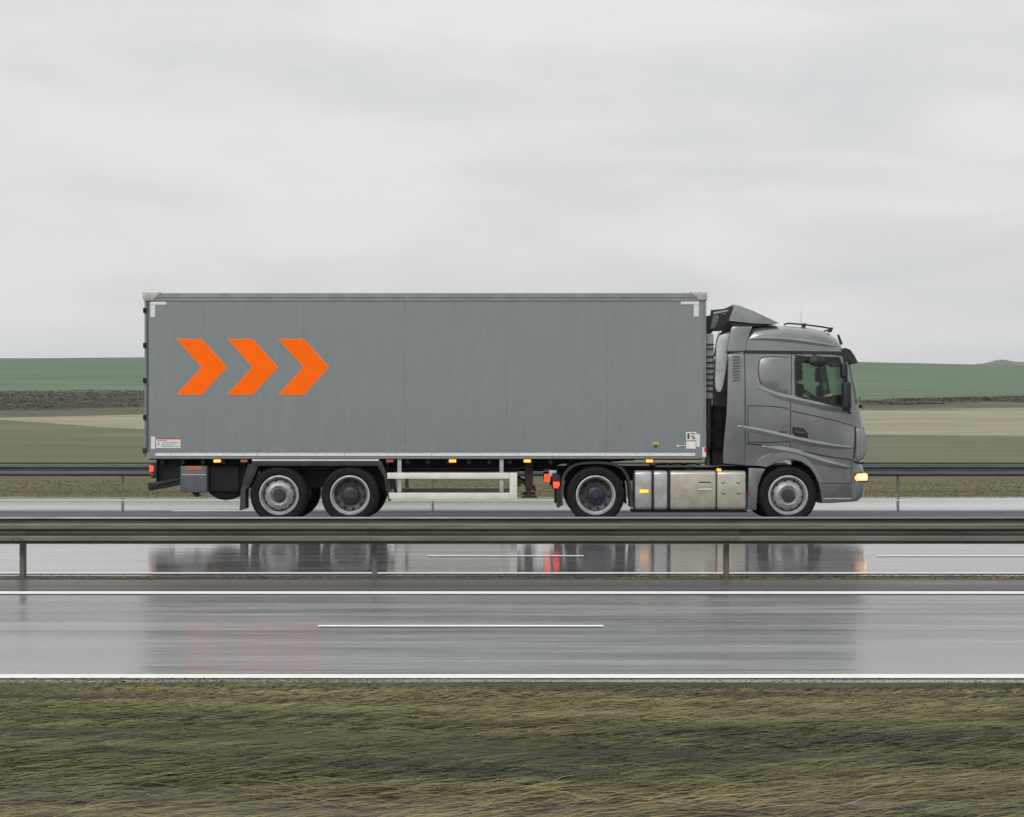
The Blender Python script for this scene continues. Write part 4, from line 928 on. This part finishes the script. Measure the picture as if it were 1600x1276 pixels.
# air tanks and fuel tank
def rtank(name, px0, px1, mt, y0=.02, y1=.70, r=.07, parent=tk):
    n = 5; y0_, y1_ = D + y0, D + y1; z0, z1 = Z(796), Z(734.5)
    cs = [(a, b) for a, b in arc(y1_ - r, z1 - r, r, 90, 0, n) + arc(y1_ - r, z0 + r, r, 0, -90, n) + arc(y0_ + r, z0 + r, r, -90, -180, n) + arc(y0_ + r, z1 - r, r, 180, 90, n)]
    xs = [(X(px0), .93), (X(px0) + .012, .985), (X(px0) + .03, 1), (X(px1) - .03, 1), (X(px1) - .012, .985), (X(px1), .93)]; cy = (y0_ + y1_) / 2; cz = (z0 + z1) / 2; k = len(cs)
    m = MB(); m.add([(x, cy + (a - cy) * f, cz + (b - cz) * f) for x, f in xs for a, b in cs],
                    [(i * k + j, i * k + (j + 1) % k, (i + 1) * k + (j + 1) % k, (i + 1) * k + j) for i in range(len(xs) - 1) for j in range(k)] + [tuple(range(k)), tuple(5 * k + j for j in range(k))])
    return m.build(name, mt, parent, angle=40)
bx_ = rtank('battery_cover', 992, 1019, 'alu'); rtank('battery_cover', 1021, 1043.5, 'alu')
ft = rtank('fuel_tank', 1047, 1119, 'steel'); ft2 = rtank('fuel_tank', 1120.5, 1166, 'steel')
for px in (1018.6, 1043.2):
    r = .078; y0_, y1_ = D + .012, D + .708; z0, z1 = Z(797), Z(733.8)
    cs = arc(y1_ - r, z1 - r, r, 90, 0, 5) + arc(y1_ - r, z0 + r, r, 0, -90, 5) + arc(y0_ + r, z0 + r, r, -90, -180, 5) + arc(y0_ + r, z1 - r, r, 180, 90, 5); k = len(cs)
    m = MB(); m.add([(x, a, b) for x in (X(px), X(px + 3.2)) for a, b in cs], [(j, (j + 1) % k, k + (j + 1) % k, k + j) for j in range(k)] + [tuple(range(k)), tuple(k + j for j in range(k))]); m.build('tank_strap', 'plastic', tk)
MB().box(X(1000), X(1013), D + .005, D + .03, Z(769), Z(764.3), bev=.004).build('side_reflector', 'amber_on', tk)
hd = MB().prism(pxs((1093, 751.5), (1111, 751.5), (1112, 764.5), (1091.5, 764.5)), D + .012, D + .03, bev=.004).build('step_recess', 'steel', ft)
MB().box(X(1092.5), X(1111), D + .008, D + .03, Z(753.4), Z(751.6)).build('recess_shadow_gap', 'plastic', ft); MB().box(X(1091.5), X(1112), D + .002, D + .03, Z(764.2), Z(762.3)).build('step_lip', 'cream', ft)
MB().tube([(X(1079), D + .18, Z(739)), (X(1079), D + .18, Z(731.5))], .085, 18).build('filler_cap', 'plastic', ft)
for a in (1127, 1151):
    for b in (753, 769.5): MB().box(X(a), X(a + 6), D + .012, D + .03, Z(b + 1.2), Z(b)).build('slot', 'plastic', ft2)
lamp(tk, 1124, 733, 7, 3.2, 'amber_on', y=D + .1)
m = MB(); m.box(X(989), X(1168), D + .1, D + .8, Z(800), Z(796.5)); m.build('tank_bracket', 'black', tk)
# chassis walkway plate and pipes behind the cab
m = MB(); m.box(X(1030), X(1130), D + .7, D + 1.8, Z(730), Z(727.5)); m.build('catwalk', 'alu', tk)
for k in range(3):
    pts = [(X(1105 - k * 22), D + .9 + .2 * k, Z(728)), (X(1085 - k * 20), D + .85, Z(724.5)), (X(1062 - k * 20), D + .9, Z(729)), (X(1040 - k * 8), D + .95, Z(726))]
    MB().tube(smooth_pts(pts, 4), .013, 6).build('air_hose', 'plastic', tk)
# behind the cab: intake stack with bellows, silencer, coiled suzi lines
m = MB(); prf = []
for k in range(22): prf += [(.15, k * .035), (.125, k * .035 + .017)]
bel = MB(); bel.lathe(prf, 0, 0, 0, 16); bel.v = [(X(1128) + a, D + .55 + c, Z(700) + b) for a, b, c in bel.v]; bel.build('intake_bellows', 'plastic', tk)
MB().prism(smooth_pts(pxs((1143, 520), (1126, 524), (1120.5, 545), (1119, 575), (1119, 606), (1124, 613), (1130, 608), (1136, 580), (1141, 548)), 2), D + .16, D + .22, bev=.015).build('inner_deflector', 'light_panel', tk)
MB().tube([(X(1116), D + 1.0, Z(728)), (X(1116), D + 1.0, Z(620)), (X(1121), D + 1.05, Z(600))], .055, 12).build('exhaust_pipe', 'steel', tk)
MB().box(X(1118), X(1158), D + .5, D + 1.9, Z(727), Z(690)).build('gearbox_cover', 'black', tk)
MB().box(X(1160), X(1165), D + .03, D + 2.47, Z(726), Z(512)).build('cab_back', 'paint', tk)
for q, (cx, yy, mt) in enumerate(((1112, D + .95, 'cable'), (1115, D + 1.15, 'yellowprint'), (1119, D + 1.35, 'plastic'))):
    pts = [(X(1104 + 14 * t_ / 60) + .035 * math.cos(t_ * 1.05), yy + .035 * math.sin(t_ * 1.05), Z(690 - 8 * math.sin(t_ / 60 * math.pi)) - .25 * t_ / 60) for t_ in range(61)]
    MB().tube(pts, .007, 5).build('coiled_hose', mt, tk)
m = MB()
for k in range(7): m.box(X(1104), X(1118), D + .17, D + .24, Z(558.5 + k * 9), Z(556 + k * 9))
for k in (537, 544): m.box(X(1104), X(1118), D + .17, D + .24, Z(k + 1.4), Z(k))
m.build('cooler_slat', 'plastic', tr, split=True)
MB().box(X(1103.3), X(1117), D + .2, D + 2.3, Z(624), Z(521), bev=.03).build('front_cooler', 'box_rail', tr)

# ------------------------------------------------------------------ air
hz = MB().box(-6100, 6100, -420, 8600, -60, 150).build('haze', 'paint', None, smooth=False)
hz['kind'] = 'stuff'; hz.data.materials.clear()
hm = bpy.data.materials.new('haze_air'); hm.use_nodes = True; t = hm.node_tree; t.nodes.clear()
o = t.nodes.new('ShaderNodeOutputMaterial'); v = t.nodes.new('ShaderNodeVolumePrincipled'); v.inputs['Color'].default_value = (.84, .93, 1, 1); v.inputs['Density'].default_value = .00012; v.inputs['Anisotropy'].default_value = 0
t.links.new(v.outputs[0], o.inputs['Volume']); hz.data.materials.append(hm)
